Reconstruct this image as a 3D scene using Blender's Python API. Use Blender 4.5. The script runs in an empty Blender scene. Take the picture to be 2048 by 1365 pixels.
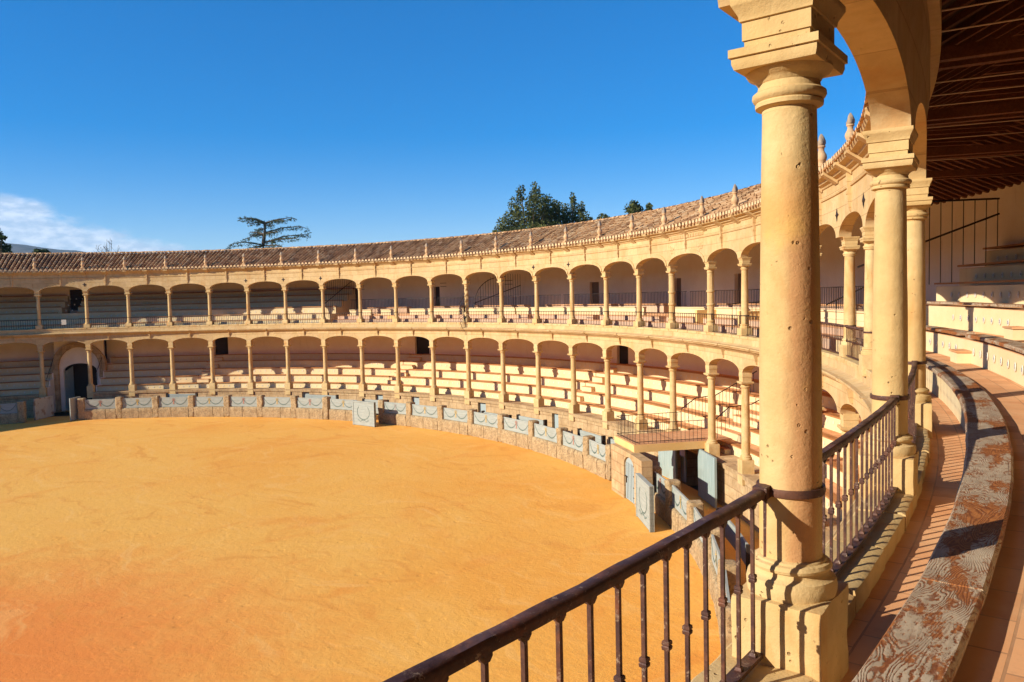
import bpy, math, random, bmesh
from mathutils import Vector, Matrix, noise
from math import sin, cos, pi, radians as rad, degrees as deg, hypot, atan2, sqrt
random.seed(7)
sc = bpy.context.scene
col = sc.collection

# ------------------------------------------------------------------ camera
CAM = Vector((36.28415, 0.0, 5.7))
YAW, PITCH, ROLL, FPX = 2.32008782, -0.05641875, -0.02377774, 1551.67177
_f = Vector((cos(YAW)*cos(PITCH), sin(YAW)*cos(PITCH), sin(PITCH)))
_r = Vector((sin(YAW), -cos(YAW), 0)); _u = _r.cross(_f)
_r2 = _r*cos(ROLL)+_u*sin(ROLL); _u2 = -_r*sin(ROLL)+_u*cos(ROLL)
cd = bpy.data.cameras.new('camera'); cam = bpy.data.objects.new('camera', cd); col.objects.link(cam)
M = Matrix((( _r2.x, _u2.x, -_f.x), (_r2.y, _u2.y, -_f.y), (_r2.z, _u2.z, -_f.z))).to_4x4()
M.translation = CAM; cam.matrix_world = M
cd.sensor_width = 36; cd.lens = 36*FPX/2048; cd.clip_start = 0.05; cd.clip_end = 12000
sc.camera = cam

# ------------------------------------------------------------------ light
SUN_AZ, SUN_EL = 247.0, 24.5           # where the sun stands (degrees)
HAZE = 0.0001
EXPOSURE = 0.92
SUN_STRENGTH, SKY_STRENGTH = 3.95, 0.142
w = bpy.data.worlds.new('World'); sc.world = w; w.use_nodes = True
nt = w.node_tree; nt.nodes.clear()
def nd(t, typ, **kw):
    n = t.nodes.new(typ)
    for k, v in kw.items(): setattr(n, k, v)
    return n
out = nd(nt, 'ShaderNodeOutputWorld'); bg = nd(nt, 'ShaderNodeBackground'); bg.inputs[1].default_value = SKY_STRENGTH
sky = nd(nt, 'ShaderNodeTexSky'); sky.sky_type = 'NISHITA'; sky.sun_disc = False
sky.sun_elevation = rad(SUN_EL); sky.sun_rotation = rad(90-SUN_AZ)
sky.altitude = 2600; sky.air_density = 1.0; sky.dust_density = 0.05; sky.ozone_density = 2.0
hs = nd(nt, 'ShaderNodeHueSaturation'); hs.inputs['Saturation'].default_value = 1.9; hs.inputs['Hue'].default_value = 0.51
gm = nd(nt, 'ShaderNodeGamma'); gm.inputs[1].default_value = 0.72; nt.links.new(sky.outputs[0], gm.inputs[0]); nt.links.new(gm.outputs[0], hs.inputs['Color'])
# clouds low in the west: noise over the direction, kept to a low band
tc = nd(nt, 'ShaderNodeTexCoord'); sep = nd(nt, 'ShaderNodeSeparateXYZ'); nt.links.new(tc.outputs['Generated'], sep.inputs[0])
def wm(op, a, b=None, c=None, clamp=False):
    n = nd(nt, 'ShaderNodeMath'); n.operation = op; n.use_clamp = clamp
    for k, v in enumerate((a, b, c)):
        if v is None: continue
        if isinstance(v, (int, float)): n.inputs[k].default_value = v
        else: nt.links.new(v, n.inputs[k])
    return n.outputs[0]
def wmap(v, a, b, c=0.0, d=1.0):
    n = nd(nt, 'ShaderNodeMapRange'); n.interpolation_type = 'SMOOTHSTEP'
    nt.links.new(v, n.inputs[0])
    for k, x in zip((1, 2, 3, 4), (a, b, c, d)): n.inputs[k].default_value = x
    return n.outputs[0]
az = wm('MULTIPLY', wm('ARCTAN2', sep.outputs[1], sep.outputs[0]), 180/pi)
el = wm('MULTIPLY', wm('ARCSINE', sep.outputs[2]), 180/pi)
cmb = nd(nt, 'ShaderNodeCombineXYZ')
nt.links.new(wm('MULTIPLY', az, 0.42), cmb.inputs[0]); nt.links.new(wm('MULTIPLY', el, 0.95), cmb.inputs[1])
n1 = nd(nt, 'ShaderNodeTexNoise'); n1.inputs['Scale'].default_value = 1.25; n1.inputs['Detail'].default_value = 8; n1.inputs['Roughness'].default_value = 0.62
nt.links.new(cmb.outputs[0], n1.inputs['Vector'])
# top of the cloud bank falls from left to right
top = wmap(az, 150.0, 168.0, 3.5, 6.6)
over = wm('SUBTRACT', top, el)
bank = wm('MULTIPLY', wmap(over, -0.9, 1.6), wmap(az, 149.5, 157.0))
heap = wm('SQRT', wm('ADD', wm('POWER', wm('DIVIDE', wm('SUBTRACT', az, 165.8), 3.4), 2.0), wm('POWER', wm('DIVIDE', wm('SUBTRACT', el, 6.0), 1.3), 2.0)))
heap = wmap(heap, 0.0, 1.3, 1.0, 0.0)
bank = wm('MAXIMUM', bank, wm('MULTIPLY', heap, .8))
puffy = wm('ADD', wm('ADD', wm('MULTIPLY', bank, 0.62), wm('MULTIPLY', heap, 0.42)), wm('MULTIPLY', n1.outputs['Fac'], 0.95))
mask = wm('MULTIPLY', wmap(puffy, 0.62, 1.08), wmap(bank, 0.02, 0.45), clamp=True)
n2 = nd(nt, 'ShaderNodeTexNoise'); n2.inputs['Scale'].default_value = 2.1; n2.inputs['Detail'].default_value = 6
nt.links.new(cmb.outputs[0], n2.inputs['Vector'])
cr = nd(nt, 'ShaderNodeMixRGB'); cr.inputs[1].default_value = (2.15, 2.75, 3.6, 1); cr.inputs[2].default_value = (3.9, 4.2, 4.75, 1)
nt.links.new(wmap(n2.outputs['Fac'], 0.36, 0.68), cr.inputs[0])
mx = nd(nt, 'ShaderNodeMixRGB'); nt.links.new(wm('MULTIPLY', mask, 0.74), mx.inputs[0])
nt.links.new(hs.outputs[0], mx.inputs[1]); nt.links.new(cr.outputs[0], mx.inputs[2])
nt.links.new(mx.outputs[0], bg.inputs[0]); nt.links.new(bg.outputs[0], out.inputs[0])

sl = bpy.data.lights.new('sun', 'SUN'); sl.energy = SUN_STRENGTH; sl.angle = rad(0.5); sl.color = (1.0, 0.93, 0.79)
so = bpy.data.objects.new('sun', sl); col.objects.link(so)
_d = Vector((-cos(rad(SUN_AZ))*cos(rad(SUN_EL)), -sin(rad(SUN_AZ))*cos(rad(SUN_EL)), -sin(rad(SUN_EL))))
so.rotation_euler = _d.to_track_quat('-Z', 'Y').to_euler(); so.location = (0, 0, 60)
sc.view_settings.view_transform = 'Standard'; sc.view_settings.look = 'None'
sc.view_settings.exposure = EXPOSURE; sc.view_settings.gamma = 1
sc.cycles.max_bounces = 8; sc.cycles.diffuse_bounces = 6

# ------------------------------------------------------------------ ring data (metres; origin in the middle of the arena)
Z1, Z2, Z3, Z4, ZG = 4.142, 6.90, 2.81, -0.323, -2.53
_T = [142.45,137.48,132.4,127.24,122.11,116.95,111.66,106.29,100.99,95.66,90.35,85.02,79.59,74.15,68.87,63.82,58.8,52.89,47.7,42.56,37.26,31.96,27.1,21.38,15.97,10.69,5.31]
def TH(i):
    if i < 0: return 147.89+(-1-i)*5.29
    if i < 27: return _T[i]
    return -1.3-(i-27)*5.29
NB = 68
DR = {21: .07, 22: -.07, 24: -.04, 25: -.08, 26: .045}
def RC(i): return 35.0+DR.get(i, 0.0)
def P3(r, t, z): return (r*cos(rad(t)), r*sin(rad(t)), z)

# ------------------------------------------------------------------ materials
MATS = {}
WARM = {'stone', 'patina_stone', 'arcade_stone', 'rough_stone', 'podium_stone', 'finial_stone', 'white_plaster', 'cream_plaster', 'yellow_plaster', 'grey_step', 'terracotta', 'sand', 'roof_tile', 'mortar', 'worn_plank', 'brown_plank'}
class NT:
    def __init__(s, name):
        s.m = bpy.data.materials.new(name); s.m.use_nodes = True; s.t = s.m.node_tree; s.t.nodes.clear()
        s.o = nd(s.t, 'ShaderNodeOutputMaterial'); s.b = nd(s.t, 'ShaderNodeBsdfPrincipled')
        s.t.links.new(s.b.outputs[0], s.o.inputs[0]); s.b.inputs['Roughness'].default_value = 0.85
        s.b.inputs['Specular IOR Level'].default_value = 0.25
        MATS[name] = s.m
    def l(s, a, b): s.t.links.new(a, b)
    def val(s, sock, v):
        if isinstance(v, (int, float)): sock.default_value = v
        elif isinstance(v, tuple): sock.default_value = v if len(v) == len(sock.default_value) else (*v, 1)
        else: s.l(v, sock)
    def math(s, op, a, b=None, clamp=False):
        n = nd(s.t, 'ShaderNodeMath'); n.operation = op; n.use_clamp = clamp
        s.val(n.inputs[0], a)
        if b is not None: s.val(n.inputs[1], b)
        return n.outputs[0]
    def geo(s): return nd(s.t, 'ShaderNodeNewGeometry')
    def pos(s, local=False):
        if local:
            tc = nd(s.t, 'ShaderNodeTexCoord'); oi = nd(s.t, 'ShaderNodeObjectInfo')
            v = nd(s.t, 'ShaderNodeVectorMath'); v.operation = 'ADD'
            c = nd(s.t, 'ShaderNodeCombineXYZ'); k = s.math('MULTIPLY', oi.outputs['Random'], 57.0)
            s.l(k, c.inputs[0]); s.l(k, c.inputs[1]); s.l(tc.outputs['Object'], v.inputs[0]); s.l(c.outputs[0], v.inputs[1])
            return v.outputs[0]
        return s.geo().outputs['Position']
    def polar(s):                       # (angle*35 m, radius, height)
        sp = nd(s.t, 'ShaderNodeSeparateXYZ'); s.l(s.geo().outputs['Position'], sp.inputs[0])
        a = s.math('MULTIPLY', s.math('ARCTAN2', sp.outputs[1], sp.outputs[0]), 35.6)
        r = s.math('SQRT', s.math('ADD', s.math('MULTIPLY', sp.outputs[0], sp.outputs[0]), s.math('MULTIPLY', sp.outputs[1], sp.outputs[1])))
        c = nd(s.t, 'ShaderNodeCombineXYZ'); s.l(a, c.inputs[0]); s.l(r, c.inputs[1]); s.l(sp.outputs[2], c.inputs[2])
        return c.outputs[0]
    def scale(s, v, sx, sy, sz):
        n = nd(s.t, 'ShaderNodeVectorMath'); n.operation = 'MULTIPLY'; s.l(v, n.inputs[0]); n.inputs[1].default_value = (sx, sy, sz); return n.outputs[0]
    def noise(s, v, sc_, det=5, rough=0.55, dist=0.0):
        n = nd(s.t, 'ShaderNodeTexNoise'); n.inputs['Scale'].default_value = sc_; n.inputs['Detail'].default_value = det
        n.inputs['Roughness'].default_value = rough; n.inputs['Distortion'].default_value = dist; s.l(v, n.inputs['Vector']); return n.outputs['Fac']
    def vor(s, v, sc_, feat='F1', out='Distance'):
        n = nd(s.t, 'ShaderNodeTexVoronoi'); n.feature = feat; n.inputs['Scale'].default_value = sc_; s.l(v, n.inputs['Vector']); return n.outputs[out]
    def map(s, v, a, b, c=0.0, d=1.0):
        n = nd(s.t, 'ShaderNodeMapRange'); n.interpolation_type = 'SMOOTHSTEP'; s.l(v, n.inputs[0])
        for k, x in zip((1, 2, 3, 4), (a, b, c, d)): n.inputs[k].default_value = x
        return n.outputs[0]
    def mix(s, f, a, b, mode='MIX'):
        n = nd(s.t, 'ShaderNodeMixRGB'); n.blend_type = mode
        s.val(n.inputs[0], f); s.val(n.inputs[1], a); s.val(n.inputs[2], b); return n.outputs[0]
    def bump(s, h, st=0.5, dist=0.02, prev=None):
        n = nd(s.t, 'ShaderNodeBump'); n.inputs['Strength'].default_value = st; n.inputs['Distance'].default_value = dist
        s.l(h, n.inputs['Height'])
        if prev is not None: s.l(prev, n.inputs['Normal'])
        return n.outputs[0]
    def fin(s, colr, nrm=None, rough=None, metal=None):
        if s.m.name in WARM:
            k = (1.0, .928, .835, 1)
            colr = s.mix(1.0, colr, k, 'MULTIPLY') if not isinstance(colr, tuple) else tuple(a*b for a, b in zip(colr, k))
        s.val(s.b.inputs['Base Color'], colr)
        if nrm is not None: s.l(nrm, s.b.inputs['Normal'])
        if rough is not None: s.val(s.b.inputs['Roughness'], rough)
        if metal is not None: s.b.inputs['Metallic'].default_value = metal
        return s.m

def stone_mat(name, a, b, c, local=True, pits=1.0, sc_=1.0, block=None, pit_amt=1.0, patina=False):
    s = NT(name); p = s.pos(local)
    n1 = s.noise(p, 1.3*sc_, 6, .6); n2 = s.noise(p, 6*sc_, 6, .65); n3 = s.noise(s.scale(p, 1, 1, .35), 2.2*sc_, 5, .6, .6)
    c1 = s.mix(s.map(n1, .35, .65), a, b)
    c1 = s.mix(s.math('MULTIPLY', s.map(n3, .53, .70), .75), c1, c)
    c1 = s.mix(s.map(n2, .3, .75, 0, .35) if name != 'rough_stone' else s.map(n2, .47, .62, 0, .7), c1, (a[0]*.62, a[1]*.55, a[2]*.5) if name != 'rough_stone' else (.15, .105, .065))
    if patina:
        tcn = nd(s.t, 'ShaderNodeTexCoord'); sx = nd(s.t, 'ShaderNodeSeparateXYZ'); s.l(tcn.outputs['Object'], sx.inputs[0])
        ang = s.math('ADD', s.math('ARCTAN2', sx.outputs[1], sx.outputs[0]), .80)
        st = s.noise(s.scale(p, 1, 1, .22), 3.2, 6, .65)
        d = s.math('ADD', s.math('ABSOLUTE', ang), s.math('MULTIPLY', s.math('SUBTRACT', st, .5), 1.6))
        c1 = s.mix(s.math('MULTIPLY', s.map(d, .22, .80, 1, 0), s.map(sx.outputs[2], 2.2, 1.75, 0, .62)), c1, (.50, .22, .10))
        hb = s.math('ADD', sx.outputs[2], s.math('MULTIPLY', s.math('SUBTRACT', n1, .5), .7))
        c1 = s.mix(s.math('MULTIPLY', s.map(s.math('ABSOLUTE', s.math('SUBTRACT', hb, 1.85)), .0, .22, 1, 0), .7), c1, (.56, .31, .10))
        c1 = s.mix(s.map(s.noise(p, 1.9, 4, .6), .56, .68, 0, .55), c1, (.66, .42, .12))
    vp = s.vor(p, 26*pits); np_ = s.noise(p, 11*pits, 4, .6)
    pit = s.math('MULTIPLY', s.map(vp, .10, .26, 1, 0), s.map(np_, .56, .66))
    fine = s.noise(p, 60, 4, .7)
    c1 = s.mix(s.math('MULTIPLY', pit, .55*pit_amt), c1, (a[0]*.35, a[1]*.28, a[2]*.25))
    h = s.math('SUBTRACT', s.math('ADD', s.math('MULTIPLY', fine, .16), s.math('MULTIPLY', n2, .55)), s.math('MULTIPLY', pit, .8*pit_amt))
    if block:
        bt = nd(s.t, 'ShaderNodeTexBrick'); bt.inputs['Scale'].default_value = 1.0
        bt.inputs['Brick Width'].default_value = block[0]; bt.inputs['Row Height'].default_value = block[1]; bt.inputs['Mortar Size'].default_value = block[2]
        bt.inputs['Color1'].default_value = (1, 1, 1, 1); bt.inputs['Color2'].default_value = (.84, .80, .78, 1); bt.inputs['Mortar'].default_value = (.66, .58, .52, 1)
        pl = s.polar(); sp = nd(s.t, 'ShaderNodeSeparateXYZ'); s.l(pl, sp.inputs[0]); cc = nd(s.t, 'ShaderNodeCombineXYZ')
        s.l(sp.outputs[0], cc.inputs[0]); s.l(sp.outputs[2], cc.inputs[1]); s.l(cc.outputs[0], bt.inputs['Vector'])
        c1 = s.mix(.8, c1, bt.outputs['Color'], 'MULTIPLY')
        h = s.math('SUBTRACT', h, s.math('MULTIPLY', bt.outputs['Fac'], .5))
    return s.fin(c1, s.bump(h, .75, .022), .88)

SA, SB, SCc = (.585, .422, .195), (.655, .50, .265), (.56, .285, .09)
stone_mat('stone', SA, SB, SCc)
stone_mat('patina_stone', SA, SB, SCc, patina=True)
stone_mat('arcade_stone', (.605, .445, .22), (.655, .495, .275), (.59, .37, .165), local=False, pits=.6, block=(.95, .42, .007), pit_amt=.5)
stone_mat('rough_stone', (.365, .265, .145), (.48, .36, .21), (.25, .175, .10), local=True, pits=.45, sc_=2.4, pit_amt=1.5)
stone_mat('podium_stone', (.48, .345, .19), (.60, .45, .265), (.32, .22, .13), local=False, pits=.5, sc_=1.6, block=(.72, .40, .02), pit_amt=1.1)
stone_mat('finial_stone', (.60, .40, .22), (.68, .47, .28), (.36, .24, .15))

def plaster(name, a, b, sc_=.9, bump=.35):
    s = NT(name); p = s.pos(); n = s.noise(p, sc_, 6, .62); n2 = s.noise(p, 9, 5, .6)
    n3 = s.noise(s.scale(p, 1, 1, .22), 3.0, 4, .6)
    c = s.mix(s.map(n, .35, .68), a, b); c = s.mix(s.map(n2, .55, .8, 0, .35), c, (a[0]*.75, a[1]*.68, a[2]*.6))
    c = s.mix(s.map(n3, .6, .75, 0, .22), c, (a[0]*.6, a[1]*.52, a[2]*.45))
    return s.fin(c, s.bump(n2, bump, .012), .92)
plaster('white_plaster', (.92, .86, .79), (.87, .78, .69))
plaster('cream_plaster', (.72, .62, .395), (.68, .555, .325))
plaster('yellow_plaster', (.74, .50, .20), (.78, .56, .26))
plaster('grey_step', (.58, .42, .31), (.66, .47, .34))

s = NT('terracotta'); pl = s.polar()
bt = nd(s.t, 'ShaderNodeTexBrick'); bt.inputs['Scale'].default_value = 1; bt.inputs['Brick Width'].default_value = .34; bt.inputs['Row Height'].default_value = .22
bt.inputs['Mortar Size'].default_value = .006; bt.inputs['Color1'].default_value = (.72, .39, .20, 1); bt.inputs['Color2'].default_value = (.56, .265, .12, 1); bt.inputs['Mortar'].default_value = (.40, .22, .12, 1)
s.l(pl, bt.inputs['Vector'])
n = s.noise(pl, 2.0, 6, .62); n2 = s.noise(pl, 14, 5, .65)
c = s.mix(s.map(n, .35, .7, 0, .6), bt.outputs['Color'], (.70, .44, .25)); c = s.mix(s.map(n2, .55, .75, 0, .35), c, (.42, .20, .10))
h = s.math('SUBTRACT', s.math('MULTIPLY', n2, .3), s.math('MULTIPLY', bt.outputs['Fac'], .8))
s.fin(c, s.bump(h, .5, .012), .8)

ZS = -2.53
s = NT('sand'); p = s.pos()
n = s.noise(p, .09, 6, .62, .4); n2 = s.noise(p, .8, 8, .72); n3 = s.noise(p, 9, 6, .75); n5 = s.noise(s.scale(p, 1, .35, 1), .5, 5, .6, .8)
c = s.mix(s.map(n, .38, .66), (.87, .465, .098), (.85, .40, .070)); c = s.mix(s.map(n2, .45, .75, 0, .55), c, (.90, .50, .135))
c = s.mix(s.map(n5, .52, .72, 0, .45), c, (.80, .29, .045))
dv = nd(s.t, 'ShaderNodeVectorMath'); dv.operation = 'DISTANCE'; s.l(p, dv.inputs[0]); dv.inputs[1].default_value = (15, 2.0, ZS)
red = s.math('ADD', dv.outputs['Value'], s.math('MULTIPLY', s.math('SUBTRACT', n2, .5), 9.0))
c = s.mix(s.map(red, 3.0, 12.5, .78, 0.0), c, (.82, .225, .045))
n4 = s.noise(p, 3.2, 7, .75); c = s.mix(s.map(n4, .60, .70, 0, .5), c, (.60, .24, .04)); c = s.mix(s.map(n3, .62, .74, 0, .4), c, (.56, .22, .04))
vv = s.vor(p, 5.0); c = s.mix(s.math('MULTIPLY', s.map(vv, .03, .07, 1, 0), s.map(n4, .5, .6)), c, (.30, .12, .03))
wv = nd(s.t, 'ShaderNodeVectorMath'); wv.operation = 'ADD'; nv = nd(s.t, 'ShaderNodeTexNoise'); nv.inputs['Scale'].default_value = .16; nv.inputs['Detail'].default_value = 3; s.l(p, nv.inputs['Vector'])
sv = nd(s.t, 'ShaderNodeVectorMath'); sv.operation = 'SCALE'; s.l(nv.outputs['Color'], sv.inputs[0]); sv.inputs['Scale'].default_value = 9.0; s.l(p, wv.inputs[0]); s.l(sv.outputs[0], wv.inputs[1])
trk = s.noise(s.scale(wv.outputs[0], .35, 2.6, 0), .55, 4, .6)
c = s.mix(s.map(trk, .56, .66, 0, .38), c, (.70, .27, .045)); c = s.mix(s.map(trk, .44, .34, 0, .30), c, (.92, .56, .19))
fp = nd(s.t, 'ShaderNodeTexVoronoi'); fp.inputs['Scale'].default_value = 1.7; fp.inputs['Randomness'].default_value = 1.0; s.l(p, fp.inputs['Vector'])
fpm = s.math('MULTIPLY', s.map(fp.outputs['Distance'], .10, .22, 1, 0), s.map(s.noise(p, .22, 4, .6), .50, .60))
h = s.math('SUBTRACT', s.math('ADD', s.math('MULTIPLY', n3, .5), s.math('MULTIPLY', n4, 1.2)), s.math('MULTIPLY', fpm, 0.35))
s.fin(c, s.bump(h, .55, .04), .95)

def wood(name, a, b, rough=.7):
    s = NT(name); pl = s.polar(); q = s.scale(pl, .5, 9, 9)
    n = s.noise(q, 3.2, 6, .65, .8); n2 = s.noise(pl, 1.4, 4, .6)
    c = s.mix(s.map(n, .35, .7), a, b); c = s.mix(s.map(n2, .4, .7, 0, .5), c, (a[0]*.6, a[1]*.5, a[2]*.45))
    return s.fin(c, s.bump(n, .4, .01), rough)
wood('brown_plank', (.40, .175, .06), (.52, .26, .10))
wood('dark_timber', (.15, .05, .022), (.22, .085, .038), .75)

# the worn bench: weathered paint flaking from swirling grain
s = NT('worn_plank'); pl = s.polar()
v0 = s.scale(pl, .62, 2.0, 0.0)
na = nd(s.t, 'ShaderNodeTexNoise'); na.inputs['Scale'].default_value = 1.9; na.inputs['Detail'].default_value = 2.0; na.inputs['Roughness'].default_value = .5; na.inputs['Distortion'].default_value = .5; s.l(v0, na.inputs['Vector'])
sp = nd(s.t, 'ShaderNodeSeparateXYZ'); s.l(pl, sp.inputs[0])
field = s.math('ADD', s.math('MULTIPLY', na.outputs['Fac'], 31.0), s.math('MULTIPLY', sp.outputs[1], 26.0))
field = s.math('ADD', field, s.math('MULTIPLY', s.noise(s.scale(pl, 1, 2.5, 1), 9, 3, .6), 1.5))
saw = s.math('PINGPONG', s.math('MULTIPLY', field, 1.35), .5)            # contour lines of the field are the growth rings
brk = s.noise(s.scale(pl, .8, 1.6, 1), 30, 5, .7)
grain = s.math('ADD', s.math('MULTIPLY', saw, 2.0), s.math('MULTIPLY', s.math('SUBTRACT', brk, .5), 2.6))
patch = s.math('ADD', s.noise(s.scale(pl, .6, 1.5, 1), 2.1, 5, .65), s.math('MULTIPLY', s.math('SUBTRACT', brk, .5), .35))
big = s.map(patch, .52, .565)                                              # bare wood patches
lines = s.map(grain, .06, .50)                                            # 1 = paint, 0 = bare ring line
zone = s.map(s.noise(s.scale(pl, .7, 1.3, 1), 4.2, 3, .5), .40, .62)
lines = s.math('MAXIMUM', lines, s.math('MULTIPLY', zone, s.map(brk, .30, .46)))
paint = s.math('MULTIPLY', lines, s.math('SUBTRACT', 1.0, big), clamp=True)
woodc = s.mix(s.map(saw, .0, .4), (.20, .065, .022), (.43, .165, .05)); woodc = s.mix(s.map(brk, .35, .7, 0, .6), woodc, (.16, .05, .018))
paintc = s.mix(s.map(s.noise(pl, 7, 5, .6), .35, .7), (.47, .385, .285), (.35, .275, .20))
c = s.mix(paint, woodc, paintc)
h = s.math('ADD', s.math('MULTIPLY', paint, .6), s.math('MULTIPLY', saw, .5))
crack = s.map(s.noise(s.scale(pl, .7, 16, 1), 2.2, 4, .6, .6), .66, .69)
c = s.mix(s.math('MULTIPLY', crack, .6), c, (.10, .04, .02))
h = s.math('SUBTRACT', h, s.math('MULTIPLY', crack, .7))
s.fin(c, s.bump(h, .6, .006), .62)

s = NT('rusty_iron'); p = s.pos(); n = s.noise(p, 9, 6, .7); n2 = s.noise(p, 45, 4, .7); n3 = s.noise(p, 5, 4, .6)
c = s.mix(s.map(n, .4, .66), (.065, .030, .025), (.14, .060, .036)); c = s.mix(s.map(n2, .55, .7, 0, .6), c, (.05, .022, .018))
c = s.mix(s.map(s.noise(p, 22, 5, .8), .57, .66, 0, .75), c, (.34, .235, .16)); c = s.mix(s.map(n3, .58, .72, 0, .5), c, (.24, .075, .03))
s.fin(c, s.bump(s.math('ADD', n, s.math('MULTIPLY', n2, .5)), .6, .006), .55, .15)
s = NT('dark_iron'); n = s.noise(s.pos(), 8, 4, .6); s.fin(s.mix(n, (.022, .017, .016), (.06, .032, .022)), None, .55, .3)
s = NT('rod_steel'); s.fin((.50, .36, .26), None, .5, .6)

s = NT('roof_tile'); g = s.geo(); rpi = g.outputs['Random Per Island']; p = s.pos()
cr = nd(s.t, 'ShaderNodeValToRGB'); e = cr.color_ramp; e.interpolation = 'LINEAR'
for k, (ps, cc) in enumerate(((0, (.30, .155, .075)), (.14, (.44, .235, .11)), (.40, (.56, .32, .155)), (.7, (.62, .39, .205)), (.92, (.68, .48, .28)), (1, (.36, .22, .13)))):
    if k < 2: el_ = e.elements[k]; el_.position = ps
    else: el_ = e.elements.new(ps)
    el_.color = (*cc, 1)
s.l(rpi, cr.inputs[0]); n = s.noise(p, 5, 6, .7); n2 = s.noise(p, .7, 4, .6)
c = s.mix(s.map(n, .58, .74, 0, .55), cr.outputs[0], (.10, .07, .055)); c = s.mix(s.map(n2, .45, .7, 0, .4), c, (.64, .37, .17)); plr = s.polar(); stq = s.noise(s.scale(plr, 3.4, .35, 0), 1.6, 4, .7); c = s.mix(s.map(stq, .49, .62, 0, .85), c, (.20, .10, .045)); c = s.mix(s.map(stq, .42, .32, 0, .5), c, (.74, .44, .21))
s.fin(c, s.bump(n, .5, .02), .9)
s = NT('tile_bed'); n = s.noise(s.pos(), 4, 5, .7); s.fin(s.mix(n, (.045, .026, .018), (.10, .055, .035)), None, .95)  # bed colour darkened to paint in the shadow of the tile channels
s = NT('mortar'); n = s.noise(s.pos(), 6, 5, .7); s.fin(s.mix(n, (.72, .55, .34), (.58, .41, .24)), None, .95)

s = NT('grey_boards'); tcn = nd(s.t, 'ShaderNodeTexCoord'); sp = nd(s.t, 'ShaderNodeSeparateXYZ'); s.l(tcn.outputs['Object'], sp.inputs[0]); p = s.pos(True)
seam = s.math('PINGPONG', s.math('MULTIPLY', sp.outputs[2], 4.6), .5); seamk = s.map(seam, .0, .045, 1, 0)
n = s.noise(s.scale(p, 1, 1, 7), 2.4, 6, .65); n2 = s.noise(p, 1.1, 4, .6)
c = s.mix(s.map(n, .35, .7), (.31, .325, .285), (.38, .395, .345)); c = s.mix(s.map(n2, .5, .72, 0, .5), c, (.27, .28, .235))
c = s.mix(s.map(s.noise(p, 12, 5, .7), .62, .72, 0, .5), c, (.33, .32, .27)); c = s.mix(s.math('MULTIPLY', seamk, .6), c, (.16, .19, .18))
s.fin(c, s.bump(s.math('SUBTRACT', s.math('MULTIPLY', n, .4), seamk), .5, .01), .75)
s = NT('teal_boards'); p = s.pos(True); n = s.noise(s.scale(p, 8, 8, .8), 1.2, 5, .65); n2 = s.noise(p, 1.4, 5, .6)
c = s.mix(s.map(n, .35, .7), (.27, .335, .31), (.35, .41, .38)); c = s.mix(s.map(n2, .5, .72, 0, .5), c, (.23, .27, .245)); s.fin(c, s.bump(n, .3, .01), .7)
s = NT('cream_boards'); p = s.pos(True); n = s.noise(p, 1.6, 5, .6); n2 = s.noise(s.scale(p, 6, 6, 1), 2, 4, .6)
c = s.mix(s.map(n, .5, .64, 0, .85), (.58, .52, .40), (.34, .17, .07)); c = s.mix(s.map(n2, .4, .7, 0, .3), c, (.3, .24, .17)); s.fin(c, None, .8)
def flat(name, c1, c2=None, rough=.7):
    s = NT(name); n = s.noise(s.pos(True), 14, 4, .6); s.fin(s.mix(n, c1, c2 or tuple(x*.75 for x in c1)), None, rough)
flat('leaf_paint', (.12, .175, .145)); flat('red_paint', (.46, .20, .14)); flat('yellow_paint', (.58, .38, .12)); flat('faded_paint', (.42, .36, .32))
flat('tile_white', (.70, .63, .50), (.62, .55, .43), .35); flat('ink', (.03, .03, .05)); flat('blue_ink', (.17, .18, .30))
flat('doorway_dark', (.035, .022, .015)); flat('door_brown', (.22, .15, .10), (.17, .11, .075)); flat('door_grey', (.36, .42, .41), (.30, .35, .34))
flat('ground_earth', (.20, .16, .09), (.12, .12, .06)); flat('flame_stone', (.26, .19, .13), (.42, .31, .21))
flat('sign_board', (.42, .36, .42)); flat('lilac_cloth', (.5, .5, .6)); flat('red_cloth', (.45, .12, .06))
flat('bark', (.10, .065, .04), (.16, .10, .06)); flat('twig', (.10, .07, .05)); flat('dry_leaf', (.12, .07, .03))
def foliage(name, a, b, c3):
    s = NT(name); g = s.geo(); n = s.noise(s.pos(), .55, 3, .5)
    c = s.mix(g.outputs['Random Per Island'], a, b); c = s.mix(s.map(n, .42, .66, 0, .7), c, c3)
    s.fin(c, None, .65)
    tr = nd(s.t, 'ShaderNodeBsdfTranslucent'); s.l(c, tr.inputs[0]); ms = nd(s.t, 'ShaderNodeMixShader'); ms.inputs[0].default_value = .22
    s.l(s.b.outputs[0], ms.inputs[1]); s.l(tr.outputs[0], ms.inputs[2]); s.l(ms.outputs[0], s.o.inputs[0])
foliage('dark_foliage', (.065, .080, .020), (.17, .165, .042), (.050, .064, .020))
foliage('cedar_foliage', (.06, .08, .03), (.13, .14, .045), (.05, .065, .035))
foliage('conifer_foliage', (.03, .055, .018), (.07, .10, .025), (.03, .05, .02))
s = NT('hill_scrub'); p = s.pos(); n = s.noise(p, .012, 7, .65); n2 = s.noise(p, .05, 6, .7)
c = s.mix(s.map(n, .4, .62), (.05, .07, .055), (.12, .12, .10)); c = s.mix(s.map(n2, .55, .7, 0, .6), c, (.20, .19, .17)); s.fin(c, None, .95)

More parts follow.
